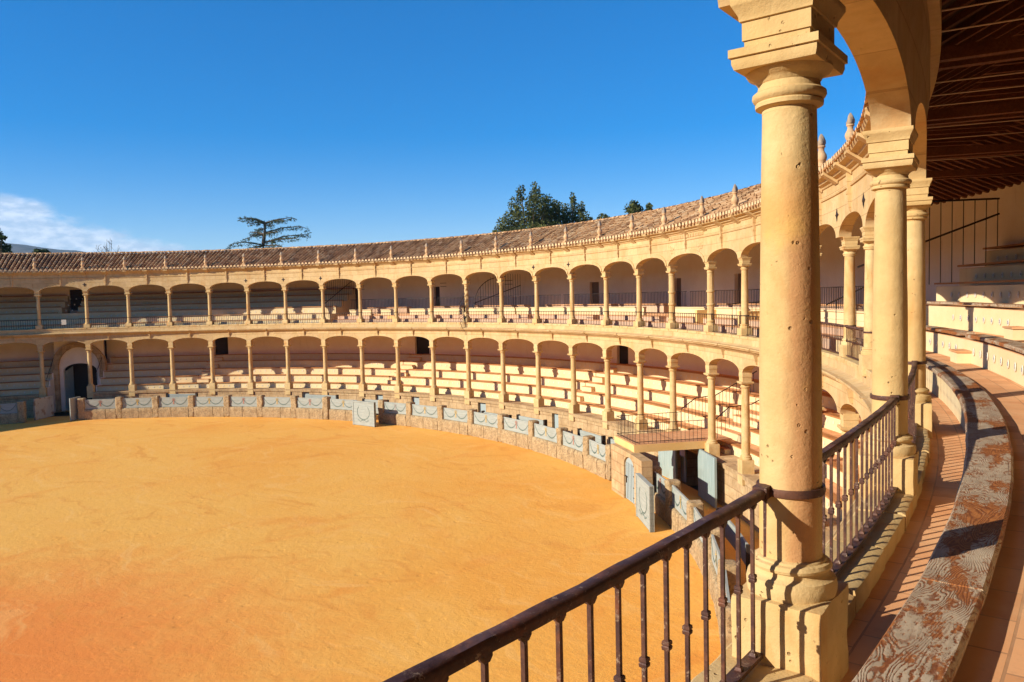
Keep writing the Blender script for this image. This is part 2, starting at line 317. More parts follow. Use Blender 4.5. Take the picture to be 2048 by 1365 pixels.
# ------------------------------------------------------------------ mesh helpers
class MB:
    def __init__(s): s.v = []; s.f = []
    def add(s, vs, fs):
        o = len(s.v); s.v += [tuple(x) for x in vs]; s.f += [tuple(i+o for i in f) for f in fs]; return s
    def box(s, c, sx, sy, sz, rz=0.0, taper=1.0):
        vs = []
        for z, k in ((-.5, 1), (.5, taper)):
            for x, y in ((-.5, -.5), (.5, -.5), (.5, .5), (-.5, .5)):
                px, py = x*sx*k, y*sy*k
                vs.append((c[0]+px*cos(rz)-py*sin(rz), c[1]+px*sin(rz)+py*cos(rz), c[2]+z*sz))
        return s.add(vs, [(3, 2, 1, 0), (4, 5, 6, 7), (0, 1, 5, 4), (1, 2, 6, 5), (2, 3, 7, 6), (3, 0, 4, 7)])
    def lathe(s, prof, n=20, c=(0, 0), fn=None, cap=True):
        vs = []; fs = []
        for (r, z) in prof:
            for k in range(n):
                a = 2*pi*k/n; rr = r if fn is None else fn(r, z, a)
                vs.append((c[0]+rr*cos(a), c[1]+rr*sin(a), z))
        for j in range(len(prof)-1):
            for k in range(n):
                k2 = (k+1) % n; fs.append((j*n+k, j*n+k2, (j+1)*n+k2, (j+1)*n+k))
        if cap:
            fs.append(tuple(range(n-1, -1, -1))); m = (len(prof)-1)*n; fs.append(tuple(m+k for k in range(n)))
        return s.add(vs, fs)
    def sqloft(s, prof):                 # square cross-section (half width, z), lofted
        vs = []; fs = []
        for (h, z) in prof: vs += [(-h, -h, z), (h, -h, z), (h, h, z), (-h, h, z)]
        for j in range(len(prof)-1):
            for k in range(4):
                k2 = (k+1) % 4; fs.append((j*4+k, j*4+k2, j*4+4+k2, j*4+4+k))
        fs.append((3, 2, 1, 0)); m = (len(prof)-1)*4; fs.append((m, m+1, m+2, m+3))
        return s.add(vs, fs)
    def arc(s, prof, t0, t1, step=1.1, wob=0.0, wsc=3.0):   # closed (r,z) polygon swept round the ring, angles in degrees
        if t1 < t0: t0, t1 = t1, t0
        full = abs(t1-t0) > 359.9
        n = max(1, int(math.ceil((t1-t0)/step))); m = len(prof); vs = []; fs = []
        ar = sum(prof[i][0]*prof[(i+1) % m][1]-prof[(i+1) % m][0]*prof[i][1] for i in range(m))
        if ar < 0: prof = prof[::-1]
        for k in range(n if full else n+1):
            t = rad(t0+(t1-t0)*k/n)
            for (r, z) in prof:
                if wob:
                    q = noise.noise_vector(Vector((r*cos(t)*wsc, r*sin(t)*wsc, z*wsc))); r += q.x*wob; z += q.y*wob
                vs.append((r*cos(t), r*sin(t), z))
        N = n if full else n+1
        for k in range(n):
            a = k*m; b = ((k+1) % N)*m
            for i in range(m):
                j = (i+1) % m; fs.append((a+i, a+j, b+j, b+i))
        if not full:
            fs.append(tuple(range(m-1, -1, -1))); fs.append(tuple(n*m+i for i in range(m)))
        # sweep direction makes outward faces inverted for this orientation -> flip
        fs = [tuple(reversed(f)) for f in fs]
        return s.add(vs, fs)
    def rect(s, r0, r1, z0, z1, t0, t1, step=1.1, wob=0.0): return s.arc([(r0, z0), (r1, z0), (r1, z1), (r0, z1)], t0, t1, step, wob)
    def tube(s, pts, r, n=6, r1=None):
        pts = [Vector(p) for p in pts]; vs = []; fs = []; L = len(pts)
        for i, p in enumerate(pts):
            d = (pts[min(i+1, L-1)]-pts[max(i-1, 0)]).normalized()
            u = d.cross(Vector((0, 0, 1)));
            if u.length < 1e-3: u = d.cross(Vector((1, 0, 0)))
            u.normalize(); v = d.cross(u); rr = r if r1 is None else r+(r1-r)*i/max(1, L-1)
            for k in range(n):
                a = 2*pi*k/n; q = p+u*cos(a)*rr+v*sin(a)*rr; vs.append(q)
        for i in range(L-1):
            for k in range(n):
                k2 = (k+1) % n; fs.append((i*n+k, i*n+k2, (i+1)*n+k2, (i+1)*n+k))
        fs.append(tuple(range(n-1, -1, -1))); fs.append(tuple((L-1)*n+k for k in range(n)))
        return s.add(vs, fs)
    def xform(s, M):
        s.v = [tuple(M @ Vector(p)) for p in s.v]; return s
    def build(s, name, mat, parent=None, smooth=35, loc=None, fix=True):
        me = bpy.data.meshes.new(name)
        vs = s.v
        if loc is not None: vs = [(x-loc[0], y-loc[1], z-loc[2]) for x, y, z in vs]
        me.from_pydata(vs, [], s.f); me.materials.append(MATS[mat])
        if fix and len(s.f) < 60000:
            bm = bmesh.new(); bm.from_mesh(me); bmesh.ops.recalc_face_normals(bm, faces=bm.faces); bm.to_mesh(me); bm.free()
        if smooth:
            me.polygons.foreach_set('use_smooth', [True]*len(me.polygons)); me.set_sharp_from_angle(angle=rad(smooth))
        o = bpy.data.objects.new(name, me); col.objects.link(o)
        if loc is not None and parent is None: o.location = loc
        if parent is not None: o.parent = parent
        return o
def tag(o, label, cat, group=None):
    o['label'] = label; o['category'] = cat
    if group: o['group'] = group
    return o
def thing(name, label, cat, loc=(0, 0, 0), rz=0.0, group=None):
    o = bpy.data.objects.new(name, None); col.objects.link(o); o.location = loc; o.rotation_euler = (0, 0, rz); o.empty_display_size = .2
    return tag(o, label, cat, group)
def struct(o): o['kind'] = 'structure'; return o
def inst(src, parent, loc=None, rz=None, name=None):
    c = src.copy(); col.objects.link(c); c.parent = parent
    if loc is not None: c.location = loc
    if rz is not None: c.rotation_euler = (0, 0, rz)
    return c
ORD = ['first', 'second', 'third', 'fourth', 'fifth', 'sixth', 'seventh', 'eighth', 'ninth', 'tenth', 'eleventh', 'twelfth', 'thirteenth', 'fourteenth', 'fifteenth', 'sixteenth', 'seventeenth', 'eighteenth', 'nineteenth', 'twentieth', 'twenty-first', 'twenty-second', 'twenty-third', 'twenty-fourth', 'twenty-fifth', 'twenty-sixth', 'twenty-seventh', 'twenty-eighth', 'twenty-ninth', 'thirtieth']
def rough_block(hx, hy, z0, z1, n=8, amp=.012, rnd=.03, seed=0, sc_=5.0):
    """box grid with worn, rounded edges"""
    mb = MB(); cx = Vector((0, 0, (z0+z1)/2)); hz = (z1-z0)/2; idx = {}
    def vert(p):
        k = tuple(round(c, 5) for c in p)
        if k in idx: return idx[k]
        q = Vector(p); h = (hx, hy, hz); core = Vector([max(-(h[i]-rnd), min(h[i]-rnd, q[i])) for i in range(3)])
        d = q-core
        if d.length > 1e-9: q = core+d.normalized()*min(d.length, rnd)
        nn = noise.noise_vector((q+Vector((seed*7.1, seed*3.3, seed)))*sc_)+.5*noise.noise_vector((q+Vector((seed, 0, 9)))*sc_*3)
        edge = sum(1 for i in range(3) if abs(p[i]) > h[i]*.8)
        q = q+nn*amp*(1.0 if edge < 2 else 1.9)
        idx[k] = len(mb.v); mb.v.append(tuple(q+cx)); return idx[k]
    def lin(h, m): return [-h+2*h*i/m for i in range(m+1)]
    nz = max(2, int(n*hz/max(hx, hy)))
    X, Y, Z = lin(hx, n), lin(hy, n), lin(hz, nz)
    for sgn in (-1, 1):
        for A, B, ax in ((X, Y, 2), (Y, Z, 0), (X, Z, 1)):
            for i in range(len(A)-1):
                for j in range(len(B)-1):
                    q = []
                    for a, b in ((A[i], B[j]), (A[i+1], B[j]), (A[i+1], B[j+1]), (A[i], B[j+1])):
                        q.append((a, b, sgn*hz) if ax == 2 else ((sgn*hx, a, b) if ax == 0 else (a, sgn*hy, b)))
                    mb.f.append(tuple(vert(x) for x in q))
    return mb

# ------------------------------------------------------------------ ground, arena, sky-line
mb = MB(); R_ = [0, 8, 16, 22, 26, 29, 31, 32.2]
ring = []
for r in R_:
    ring.append([(r*cos(2*pi*k/96), r*sin(2*pi*k/96), ZG) for k in range(96)] if r else [(0, 0, ZG)])
vs = [p for rr in ring for p in rr]; fs = [(0, 1+k, 1+(k+1) % 96) for k in range(96)]
for j in range(1, len(R_)-1):
    a = 1+(j-1)*96; b = a+96
    for k in range(96): k2 = (k+1) % 96; fs.append((a+k, b+k, b+k2, a+k2))
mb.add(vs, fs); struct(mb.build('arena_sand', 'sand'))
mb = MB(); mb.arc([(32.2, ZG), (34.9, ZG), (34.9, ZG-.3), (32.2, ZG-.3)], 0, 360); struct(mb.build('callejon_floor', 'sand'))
mb = MB(); vs = []; fs = []
rs = [34.9, 60, 120, 400, 1500, 6000]
for r in rs: vs += [(r*cos(2*pi*k/64), r*sin(2*pi*k/64), ZG-.35) for k in range(64)]
for j in range(len(rs)-1):
    for k in range(64): k2 = (k+1) % 64; fs.append((j*64+k, (j+1)*64+k, (j+1)*64+k2, j*64+k2))
mb.add(vs, fs); struct(mb.build('ground', 'ground_earth', smooth=0))
# hill on the horizon
mb = MB(); D = 3000.0; vs = []; fs = []; NX, NY = 60, 14
def hill_h(a): # elevation (deg) of crest by azimuth
    pts = [(140, 1.0), (152, 2.2), (158, 3.0), (161.5, 3.48), (163.2, 3.62), (165.0, 3.92), (167.5, 4.2), (173, 5.4), (182, 4.0), (195, 1.5)]
    for (a0, e0), (a1, e1) in zip(pts, pts[1:]):
        if a0 <= a <= a1: k = (a-a0)/(a1-a0); return e0+(e1-e0)*k
    return 1.0
for j in range(NY+1):
    for i in range(NX+1):
        a = 140+55*i/NX; f = j/NY; dist = D*(.62+.38*min(1, f*1.25)+max(0, f-.8)*1.5)
        hgt = (tan_ := math.tan(rad(hill_h(a))))*D*(sin(min(1, f*1.25)*pi/2)) if f <= .8 else math.tan(rad(hill_h(a)))*D*(1-(f-.8)*4.0)
        p = Vector((a*.35, f*6, 0)); hgt += noise.fractal(p, 1, 2, 5)*10*min(1, f*3)
        vs.append((CAM.x+dist*cos(rad(a)), CAM.y+dist*sin(rad(a)), -10+hgt+12))
for j in range(NY):
    for i in range(NX): q = j*(NX+1)+i; fs.append((q, q+1, q+NX+2, q+NX+1))
mb.add(vs, fs); struct(mb.build('hill', 'hill_scrub', smooth=180))

# ------------------------------------------------------------------ arcades
VIS = range(-9, 31)
def arch_wall(mb, i, zspring, rise, ztop, r0, r1, pier=.15, rtop=None):
    """wall above one bay, from column i to i+1, with the arch cut out of its underside"""
    ta, tb = TH(i+1), TH(i); dt = tb-ta; half = dt/2; tm = (ta+tb)/2
    ph = deg(pier/35.0); n = 22
    ts = [(ta, zspring), (ta+ph, zspring)]
    for k in range(1, n):
        u = -cos(pi*k/n); ts.append((tm+u*(half-ph), zspring+rise*sqrt(max(0, 1-abs(u)**2.15))))
    ts += [(tb-ph, zspring), (tb, zspring)]
    L = len(ts); vs = []; fs = []
    rt = rtop or r1
    for (t, z) in ts:
        vs += [P3(r0, t, z), P3(r0, t, ztop), P3(r1, t, z), P3(r1, t, max(z+.05, zspring+rise+.2)), P3(rt, t, max(z+.10, zspring+rise+.42)), P3(rt, t, ztop)]
    for k in range(L-1):
        a, b = k*6, k*6+6
        fs += [(a, a+1, b+1, b), (a, b, b+2, a+2), (a+2, b+2, b+3, a+3), (a+3, b+3, b+4, a+4), (a+4, b+4, b+5, a+5), (a+1, a+5, b+5, b+1)]
    mb.add(vs, fs)
def arch_band(mb, i, zspring, rise, r_out, w_=.17, th=.035, pier=.15):
    ta, tb = TH(i+1), TH(i); half = (tb-ta)/2; tm = (ta+tb)/2; ph = deg(pier/35.0); n = 22; vs = []; fs = []
    for k in range(n+1):
        u = -cos(pi*k/n); z = zspring+rise*sqrt(max(0, 1-abs(u)**2.15)); s_ = (half-ph)
        u2 = u*(1+.6*w_/(rad(s_)*35)); z2 = zspring+(rise+w_)*sqrt(max(0, 1-min(1, abs(u))**2.3))
        t0, t1 = tm+u*s_, tm+u2*s_
        vs += [P3(r_out, t0, z+.012), P3(r_out-th, t0, z+.012), P3(r_out-th, t1, z2+.02), P3(r_out, t1, z2+.02)]
    for k in range(n):
        a, b = k*4, k*4+4
        for j in range(3): fs.append((a+j, a+j+1, b+j+1, b+j))
    mb.add(vs, fs)
RU = 34.80
upper = thing('upper_arcade', 'sandstone arcade of wide low arches running round the upper gallery under the tiled eave', 'arcade')
lower = thing('lower_arcade', 'sandstone arcade of low arches under the stone gallery floor band', 'arcade')
mb = MB(); ml = MB()
for i in range(-10, 58):
    arch_wall(mb, i, Z2, .43, 8.24, RU, 35.075, rtop=35.105)
    arch_wall(ml, i, Z3, .37, 3.62, RU+.03, 35.17)
mb.build('arch_wall', 'arcade_stone', upper, 30); ml.build('arch_wall', 'arcade_stone', lower, 30)
# mouldings
mb = MB(); mb.arc([(RU+.03, 8.16), (RU-.03, 8.18), (RU-.05, 8.22), (RU-.13, 8.26), (RU-.15, 8.31), (RU-.27, 8.35), (RU-.30, 8.40), (RU-.30, 8.44), (RU+.4, 8.46), (RU+.4, 8.16)], 0, 360, 1.0)
mb.arc([(RU+.02, 7.88), (RU-.03, 7.89), (RU-.045, 7.93), (RU+.02, 7.95)], 0, 360, 1.0)
for i in range(-6, 30):
    for t in (TH(i), (TH(i)+TH(i+1))/2):
        h = .26; mb.arc([(RU-.02, 8.12), (RU-.10, 8.18), (RU-.20, 8.25), (RU-.335, 8.34), (RU-.345, 8.445), (RU-.02, 8.455)], t-h, t+h, .3)
mb.build('cornice', 'arcade_stone', upper, 30)
mb = MB(); mb.arc([(RU+.05, 3.50), (RU-.01, 3.55), (RU-.05, 3.60), (RU-.18, 3.66), (RU-.20, 3.70), (RU-.25, 3.73), (RU-.25, 3.77), (RU-.02, 3.82), (RU+.02, 3.84), (RU+.02, 4.06), (RU+.2, 4.06), (RU+.2, 3.50)], 0, 360, 1.0)
for i in range(-6, 30):
    t = (TH(i)+TH(i+1))/2; mb.arc([(RU, 3.52), (RU-.08, 3.58), (RU-.22, 3.67), (RU-.285, 3.73), (RU-.285, 3.785), (RU, 3.80)], t-.2, t+.2, .3)
mb.build('cornice', 'arcade_stone', lower, 30)
# hanging keystones
ku = MB(); r = RU
for z0, z1, d0, d1, hw in ((7.36, 7.44, .02, .05, .035), (7.44, 7.72, .05, .085, .045), (7.72, 7.78, .10, .10, .055), (7.78, 8.17, .075, .10, .045)):
    ku.add([(-d0, -hw, z0), (.05, -hw, z0), (.05, hw, z0), (-d0, hw, z0), (-d1, -hw, z1), (.05, -hw, z1), (.05, hw, z1), (-d1, hw, z1)],
           [(3, 2, 1, 0), (4, 5, 6, 7), (0, 1, 5, 4), (1, 2, 6, 5), (2, 3, 7, 6), (3, 0, 4, 7)])
k0 = ku.build('keystone', 'arcade_stone', upper, 0)
kl = MB(); kl.add([(-.02, -.04, 3.24), (.05, -.04, 3.24), (.05, .04, 3.24), (-.02, .04, 3.24), (-.10, -.05, 3.55), (.05, -.05, 3.55), (.05, .05, 3.55), (-.10, .05, 3.55)],
           [(3, 2, 1, 0), (4, 5, 6, 7), (0, 1, 5, 4), (1, 2, 6, 5), (2, 3, 7, 6), (3, 0, 4, 7)])
l0 = kl.build('keystone', 'arcade_stone', lower, 0)
for n_, i in enumerate(range(-3, 27)):
    t = rad((TH(i)+TH(i+1))/2)
    for src, par in ((k0, upper), (l0, lower)):
        o = src if n_ == 0 else inst(src, par)
        o.location = (RU*cos(t), RU*sin(t), 0); o.rotation_euler = (0, 0, t)
# raised archivolts and carved royal bay
mb = MB()
for i in (10, 11, 12, 13, 14, 15, 16): arch_band(mb, i, Z2, .43, RU, .16, .04)
mb.build('archivolt', 'arcade_stone', upper, 30)
for k in range(22):
    t = TH(16)-.35-(TH(16)-TH(17)-.7)*k/21; MB().arc([(RU+.01, 7.99), (RU-.03, 8.0), (RU-.03, 8.12), (RU+.01, 8.13)], t-.06-.03*(k % 3), t+.06, .3).build('frieze_letter', 'arcade_stone', upper, 0)
for sgn, tc_ in ((1, TH(17)+.75), (-1, TH(16)-.75)):
    mb = MB()
    for k in range(26):
        a = random.random()*2*pi; q = sqrt(random.random()); t = tc_+cos(a)*q*.42; z = 7.56+sin(a)*q*.16-sgn*cos(a)*q*.10
        rr = random.uniform(.02, .045); p = P3(RU, t, z); mb.lathe([(rr*.5, -rr*.8+z), (rr, z), (rr*.5, rr*.8+z)], 7, (p[0], p[1]))
    mb.build('carved_scroll', 'arcade_stone', upper, 60)
# iron star anchors
am = MB(); 
for a in range(4):
    ca, sa = cos(a*pi/2), sin(a*pi/2); L = .17
    pts = [(-.03, 0, 0)] + [(0, (L*ca-w_*sa), (L*sa+w_*ca)) for w_ in (0,)] 
    am.add([(-.035, 0, 0), (-.01, .05*ca-.05*sa, .05*sa+.05*ca), (-.012, L*ca, L*sa), (-.01, .05*ca+.05*sa, .05*sa-.05*ca)], [(0, 1, 2), (0, 2, 3)])
a0 = am.build('tie_anchor', 'dark_iron', upper, 0)
for n_, i in enumerate((0, 4, 5, 6, 12, 13, 21, 22)):
    o = a0 if n_ == 0 else inst(a0, upper); t = rad(TH(i)); o.location = (RU*cos(t), RU*sin(t), 7.42); o.rotation_euler = (0, 0, t)
# kerb of the upper gallery: long stones with open joints
mb = MB()
for i in range(-6, 29):
    ta, tb = TH(i+1), TH(i); near = i >= 19; nblk = 4
    for k in range(nblk):
        a = ta+(tb-ta)*k/nblk+.03; b = ta+(tb-ta)*(k+1)/nblk-.03; jz = random.uniform(-.012, .004); jr = random.uniform(-.01, .015)
        r0, r1, zt = 34.80, (35.115 if i != 26 else 35.215)+jr, Z1-.002+jz
        pr = [(r0, 4.04), (r0, zt-.02), (r0+.02, zt)]+[(r0+.05+(r1-r0-.08)*q/6, zt) for q in range(7)]+[(r1-.004, zt-.012), (r1, zt-.03), (r1, zt-.09), (r1, Z1-.17)]
        mb.arc(pr, a, b, .18 if near else .9, .011 if near else 0, 7.0)
mb.build('kerb', 'stone', upper, 40)
mb = MB(); mb.rect(34.84, 35.06, 4.0, Z1-.05, 0, 360, 1.0); mb.build('kerb_core', 'stone', upper, 40)

# ------------------------------------------------------------------ columns
def cap_profile_sq(mb, z2, k=1.0):
    mb.sqloft([(h*k, z2-d) for h, d in ((.160, .215), (.160, .165), (.168, .165), (.168, .090), (.178, .088), (.182, .066), (.205, .030), (.210, .022), (.210, .0))])
def abacus(mb, z2, k=1.0):
    mb.sqloft([(h*k, z2-d) for h, d in ((.198, .285), (.207, .262), (.207, .240), (.218, .238), (.218, .205), (.165, .203))])
CAPR = [(.121, .455), (.121, .440), (.150, .430), (.152, .415), (.146, .408), (.158, .400), (.165, .388), (.163, .374), (.152, .366), (.141, .362), (.136, .335), (.142, .330), (.146, .322), (.158, .312), (.182, .300), (.192, .286), (.190, .272), (.150, .268)]
BASER = [(.205, .0), (.210, .025), (.212, .05), (.204, .078), (.180, .088), (.172, .096), (.170, .112), (.184, .118), (.188, .130), (.180, .145), (.164, .150), (.160, .158), (.142, .165)]
def make_col_meshes(n, near):
    g = {}
    # upper column, local: z=0 at the kerb
    if near:
        m = rough_block(.190, .208, -.15, .262, 16, .0042, .012, 3, 5.0)
    else: m = MB(); m.sqloft([(.215, 0), (.215, .25), (.205, .262)])
    g['plinth'] = m
    m = MB(); m.lathe([(r_*.885, z+.255) for r_, z in BASER], n, fn=(lambda r_, z, a: r_*(1+.02*noise.noise(Vector((cos(a)*2, sin(a)*2, z*7)))) ) if near else None); g['base'] = m
    m = MB(); prof = []
    NZ = 40 if near else 8
    for k in range(NZ+1):
        u = k/NZ; r_ = .1295-.0200*u**1.4+.002*sin(pi*u); prof.append((r_, .40+u*(2.318-.40)))
    fn = (lambda r_, z, a: r_+.0022*noise.noise(Vector((cos(a)*1.6, sin(a)*1.6, z*1.9)))+.0011*noise.noise(Vector((cos(a)*6, sin(a)*6, z*7)))) if near else None
    m.lathe(prof, n, fn=fn); g['shaft'] = m
    m = MB(); zt = Z2-Z1; m.lathe([(r_*.905, zt-d) for r_, d in CAPR], n); k_ = len(m.v); abacus(m, zt); cap_profile_sq(m, zt)
    m.v[k_:] = [(x*.83, y*.97, z) for x, y, z in m.v[k_:]]; g['capital'] = m
    return g
def realise(meshes, mat='stone', parent=None, sm=40):
    return {k: m.build(k, mat, parent, sm) for k, m in meshes.items()}
far_u = None; near_u = None
up_cols = {}
def add_col(i, src, label, z, group, meshes=None, first=False, name='stone_column'):
    t = rad(TH(i)); e = thing(name, label, 'column', (RC(i)*cos(t), RC(i)*sin(t), z), t, group)
    return e
GU, GL = 'columns of the upper arcade', 'columns of the lower arcade'
near_lab = {26: 'big foreground sandstone column with an iron ring, nearest to the viewer', 25: 'pale yellow column right behind the foreground one, at the end of the slanting iron rail',
            24: 'column partly hidden behind the second big column, beside the bench seats', 23: 'upper column wholly hidden behind the second big foreground column',
            22: 'slim upper column just left of the second big column, beside its edge', 21: 'slim upper column seen between the two big foreground columns, with iron rail at its foot',
            20: 'upper column hidden behind the big foreground column, right side', 19: 'upper column hidden behind the big foreground column, left side', 27: 'upper column beside the viewer, just outside the frame', 28: 'upper column behind the viewer, outside the frame'}
pool_far = realise(make_col_meshes(20, False)); pool_near = realise(make_col_meshes(64, True))
# special shafts: fluted pair, twisted one
m = MB(); prof = [(.128, .40), (.145, .41), (.145, .47), (.118, .49)]
def fl(r_, z, a):
    if .5 < z < 2.26 and not (1.02 < z < 1.14) and not (1.56 < z < 1.66): return r_*(1-.10*abs(sin(a*8)))
    return r_
zz = [.40, .42, .47, .49, .52, .6, .8, 1.0, 1.02, 1.05, 1.06, 1.12, 1.14, 1.16, 1.35, 1.54, 1.56, 1.58, 1.62, 1.64, 1.66, 1.68, 1.9, 2.1, 2.24, 2.26, 2.28, 2.316]
prof = [((.165 if (1.04 < z < 1.13 or 1.575 < z < 1.645 or .41 < z < .48) else .142-.006*z), z) for z in zz]
m.lathe(prof, 64, fn=fl); fluted = m.build('shaft', 'stone', None, 30)
m = MB(); prof = [(.125, .40+1.916*k/90) for k in range(91)]
m.lathe(prof, 28, fn=lambda r_, z, a: r_*(1+.16*sin(2*a-z*17)) if .5 < z < 2.25 else r_); twisted = m.build('shaft', 'stone', None, 50)
used = set()
def place(src, parent):
    if src.name in used: o = src.copy(); col.objects.link(o)
    else: o = src; used.add(src.name)
    o.parent = parent; return o
for i in range(-8, 29):
    near = i >= 20
    if i in near_lab: lab = near_lab[i]
    elif i == -1: lab = 'shaded upper column, leftmost one in the upper arcade, left of the gateway bay'
    elif i < -1: lab = 'upper column outside the left edge of the frame'
    elif i == 10: lab = 'twisted barley-sugar column in the upper arcade with an iron spike fan round it'
    elif i == 16: lab = 'fluted column with ring bands on the left of the carved royal bay'
    elif i == 17: lab = 'fluted column with ring bands on the right of the carved royal bay'
    elif i == 18: lab = 'upper column next to the left edge of the foreground column, just right of the royal bay'
    else: lab = 'slender sandstone column, %s from the left in the upper arcade' % ORD[i+1]
    e = add_col(i, None, lab, Z1, GU)
    P = pool_near if near else pool_far
    for k in ('plinth', 'base', 'shaft', 'capital'):
        src = P[k]
        if k == 'shaft' and i in (16, 17): src = fluted
        if k == 'shaft' and i == 10: src = twisted
        o = place(src, e)
        if k == 'shaft' and i == 26: o.material_slots[0].link = 'OBJECT'; o.material_slots[0].material = MATS['patina_stone']
# lower columns, local z=0 at torus bottom (Z4)
g = {}
m = MB(); m.sqloft([(.225, -.90), (.225, -.02), (.215, 0)]); g['plinth'] = m
m = MB(); m.lathe([(r_*1.06, z*1.0-.005) for r_, z in BASER], 20); g['base'] = m
m = MB(); H = Z3-Z4; m.lathe([(.155-.018*(k/8)**1.6, .15+(H-.555-.15)*k/8) for k in range(9)], 20); g['shaft'] = m
m = MB(); m.lathe([(r_*1.12, H-d-.11) for r_, d in CAPR], 20)
m.sqloft([(.205, H-.395), (.230, H-.365), (.230, H-.315), (.165, H-.310), (.165, H-.16), (.175, H-.15), (.175, H-.012), (.168, H)]); g['capital'] = m
pool_low = realise(g)
for i in range(-8, 27):
    if i == -1: lab = 'shaded lower column, leftmost in the lower arcade, left of the gateway arch'
    elif i < -1: lab = 'lower column outside the left edge of the frame'
    elif i == 0: lab = 'lower column standing in front of the right side of the gateway arch'
    elif i <= 15: lab = 'sandstone column on a tall plinth, %s from the left in the lower arcade' % ORD[i+1]
    elif i == 16: lab = 'lower column rising through the back of the railed balcony platform'
    elif i == 17: lab = 'lower column at the right end of the railed balcony platform'
    elif i == 18: lab = 'lower column just left of the foreground column, beyond the stair railing'
    elif i == 21: lab = 'lower column whose capital shows below the kerb, between the two big foreground columns'
    else: lab = 'lower column hidden below the near gallery kerb'
    e = add_col(i, None, lab, Z4, GL)
    for k in ('plinth', 'base', 'shaft', 'capital'): place(pool_low[k], e)

# ------------------------------------------------------------------ roof
roof = thing('tiled_roof', 'curved roof of old barrel tiles over the upper gallery, with dark timber inside', 'roof')
RE, ZE, RR, ZR, RW = 34.52, 8.50, 37.35, 9.93, 40.45
mb = MB(); mb.arc([(RE+.08, ZE-.06), (RR, ZR-.05), (RW+.4, 8.42), (RW+.4, 8.36), (RR, ZR-.16), (RE+.5, ZE-.02)], 0, 360, 1.0)
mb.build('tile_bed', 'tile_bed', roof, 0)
mb = MB(); NT_ = 11; NC = 9
for i in range(-7, 29):
    ta, tb = TH(i+1), TH(i)
    for k in range(NT_):
        t = rad(ta+(tb-ta)*(k+.5)/NT_); et = Vector((-sin(t), cos(t), 0)); er = Vector((cos(t), sin(t), 0))
        ph_ = random.random(); cj = random.uniform(-.01, .01)
        for c in range(-1, NC):
            u0 = max(0.0, (c+ph_)/NC); u1 = min(1.0, (c+ph_+1.15)/NC)
            if u1-u0 < .03: continue
            jt = cj+random.uniform(-.008, .008); jz = random.uniform(-.006, .012)
            vs = []
            for u, rr_, up in ((u0, .083, .026), (u1, .068, .0)):
                rad_ = RE+(RR-RE)*u; z = ZE+(ZR-ZE)*u+up+jz; kk = rad_/35.0
                for q in range(7):
                    a = pi*q/6; vs.append(er*rad_+et*(cos(a)*rr_*kk+jt)+Vector((0, 0, z+sin(a)*rr_*1.5-.02)))
            fs = [(q, q+1, q+8, q+7) for q in range(6)]
            mb.add(vs, fs)
mb.build('tiles', 'roof_tile', roof, 60, fix=False)
# mortar plugs under the eave tiles and pan tiles between
mb = MB(); mp = MB()
for i in range(-7, 29):
    ta, tb = TH(i+1), TH(i)
    for k in range(NT_):
        t = rad(ta+(tb-ta)*(k+.5)/NT_); et = Vector((-sin(t), cos(t), 0)); er = Vector((cos(t), sin(t), 0)); c0 = er*(RE-.012)+Vector((0, 0, ZE-.01))
        vs = [c0]+[c0+et*cos(pi*q/6)*.098+Vector((0, 0, sin(pi*q/6)*.135)) for q in range(7)]; mb.add(vs, [(0, q+1, q+2) for q in range(6)])
        t2 = rad(ta+(tb-ta)*k/NT_); et = Vector((-sin(t2), cos(t2), 0)); er = Vector((cos(t2), sin(t2), 0)); vs = []
        for u in (-.03, .12):
            rd = RE+(RR-RE)*u; z = ZE+(ZR-ZE)*u
            vs += [er*rd+et*cos(pi*q/4)*.095+Vector((0, 0, z-sin(pi*q/4)*.07+.01)) for q in range(5)]
        mp.add(vs, [(q, q+1, q+6, q+5) for q in range(4)])
mb.build('eave_mortar', 'mortar', roof, 0, fix=False); mp.build('eave_pans', 'roof_tile', roof, 60, fix=False)
mb = MB(); mb.arc([(RE+.05, ZE-.10), (RE+.02, ZE-.05), (RE+.05, ZE+.0), (RE+.5, ZE+.0), (RE+.5, ZE-.10)], 0, 360, 1.0); mb.build('eave_bed', 'mortar', roof, 30)
mb = MB()
nR = 640
for k in range(nR):
    t0 = 170*k/nR-10; t1 = t0+170/nR*1.15; vs = []
    jz = random.uniform(-.01, .02)
    for t, rr_ in ((t0, .12), (t1, .10)):
        for q in range(7):
            a = pi*q/6; vs.append(P3(RR+cos(a)*rr_, t, ZR-.02+jz+sin(a)*rr_))
    mb.add(vs, [(q, q+1, q+8, q+7) for q in range(6)])
mb.build('ridge_tiles', 'roof_tile', roof, 60, fix=False)
# timber inside: rafters, collar beams (nudillos), plates, tie rods
def beam(a, b, w_, h_):
    a = Vector(a); b = Vector(b); d = (b-a).normalized(); s_ = d.cross(Vector((0, 0, 1))).normalized(); u = s_.cross(d)
    vs = [p+s_*x*w_/2+u*y*h_/2 for p in (a, b) for x, y in ((-1, -1), (1, -1), (1, 1), (-1, 1))]
    return MB().add(vs, [(3, 2, 1, 0), (4, 5, 6, 7), (0, 1, 5, 4), (1, 2, 6, 5), (2, 3, 7, 6), (3, 0, 4, 7)])
sl_in = (ZR-ZE)/(RR-RE); sl_out = (ZR-8.42)/(RW+.4-RR)
zi = lambda r_: ZE+(r_-RE)*sl_in-.26
zo = lambda r_: ZR-(r_-RR)*sl_out-.26
ZCOL = 9.12
rc_in = RE+(ZCOL+.26-ZE)/sl_in; rc_out = RR+(ZR-.26-ZCOL)/sl_out
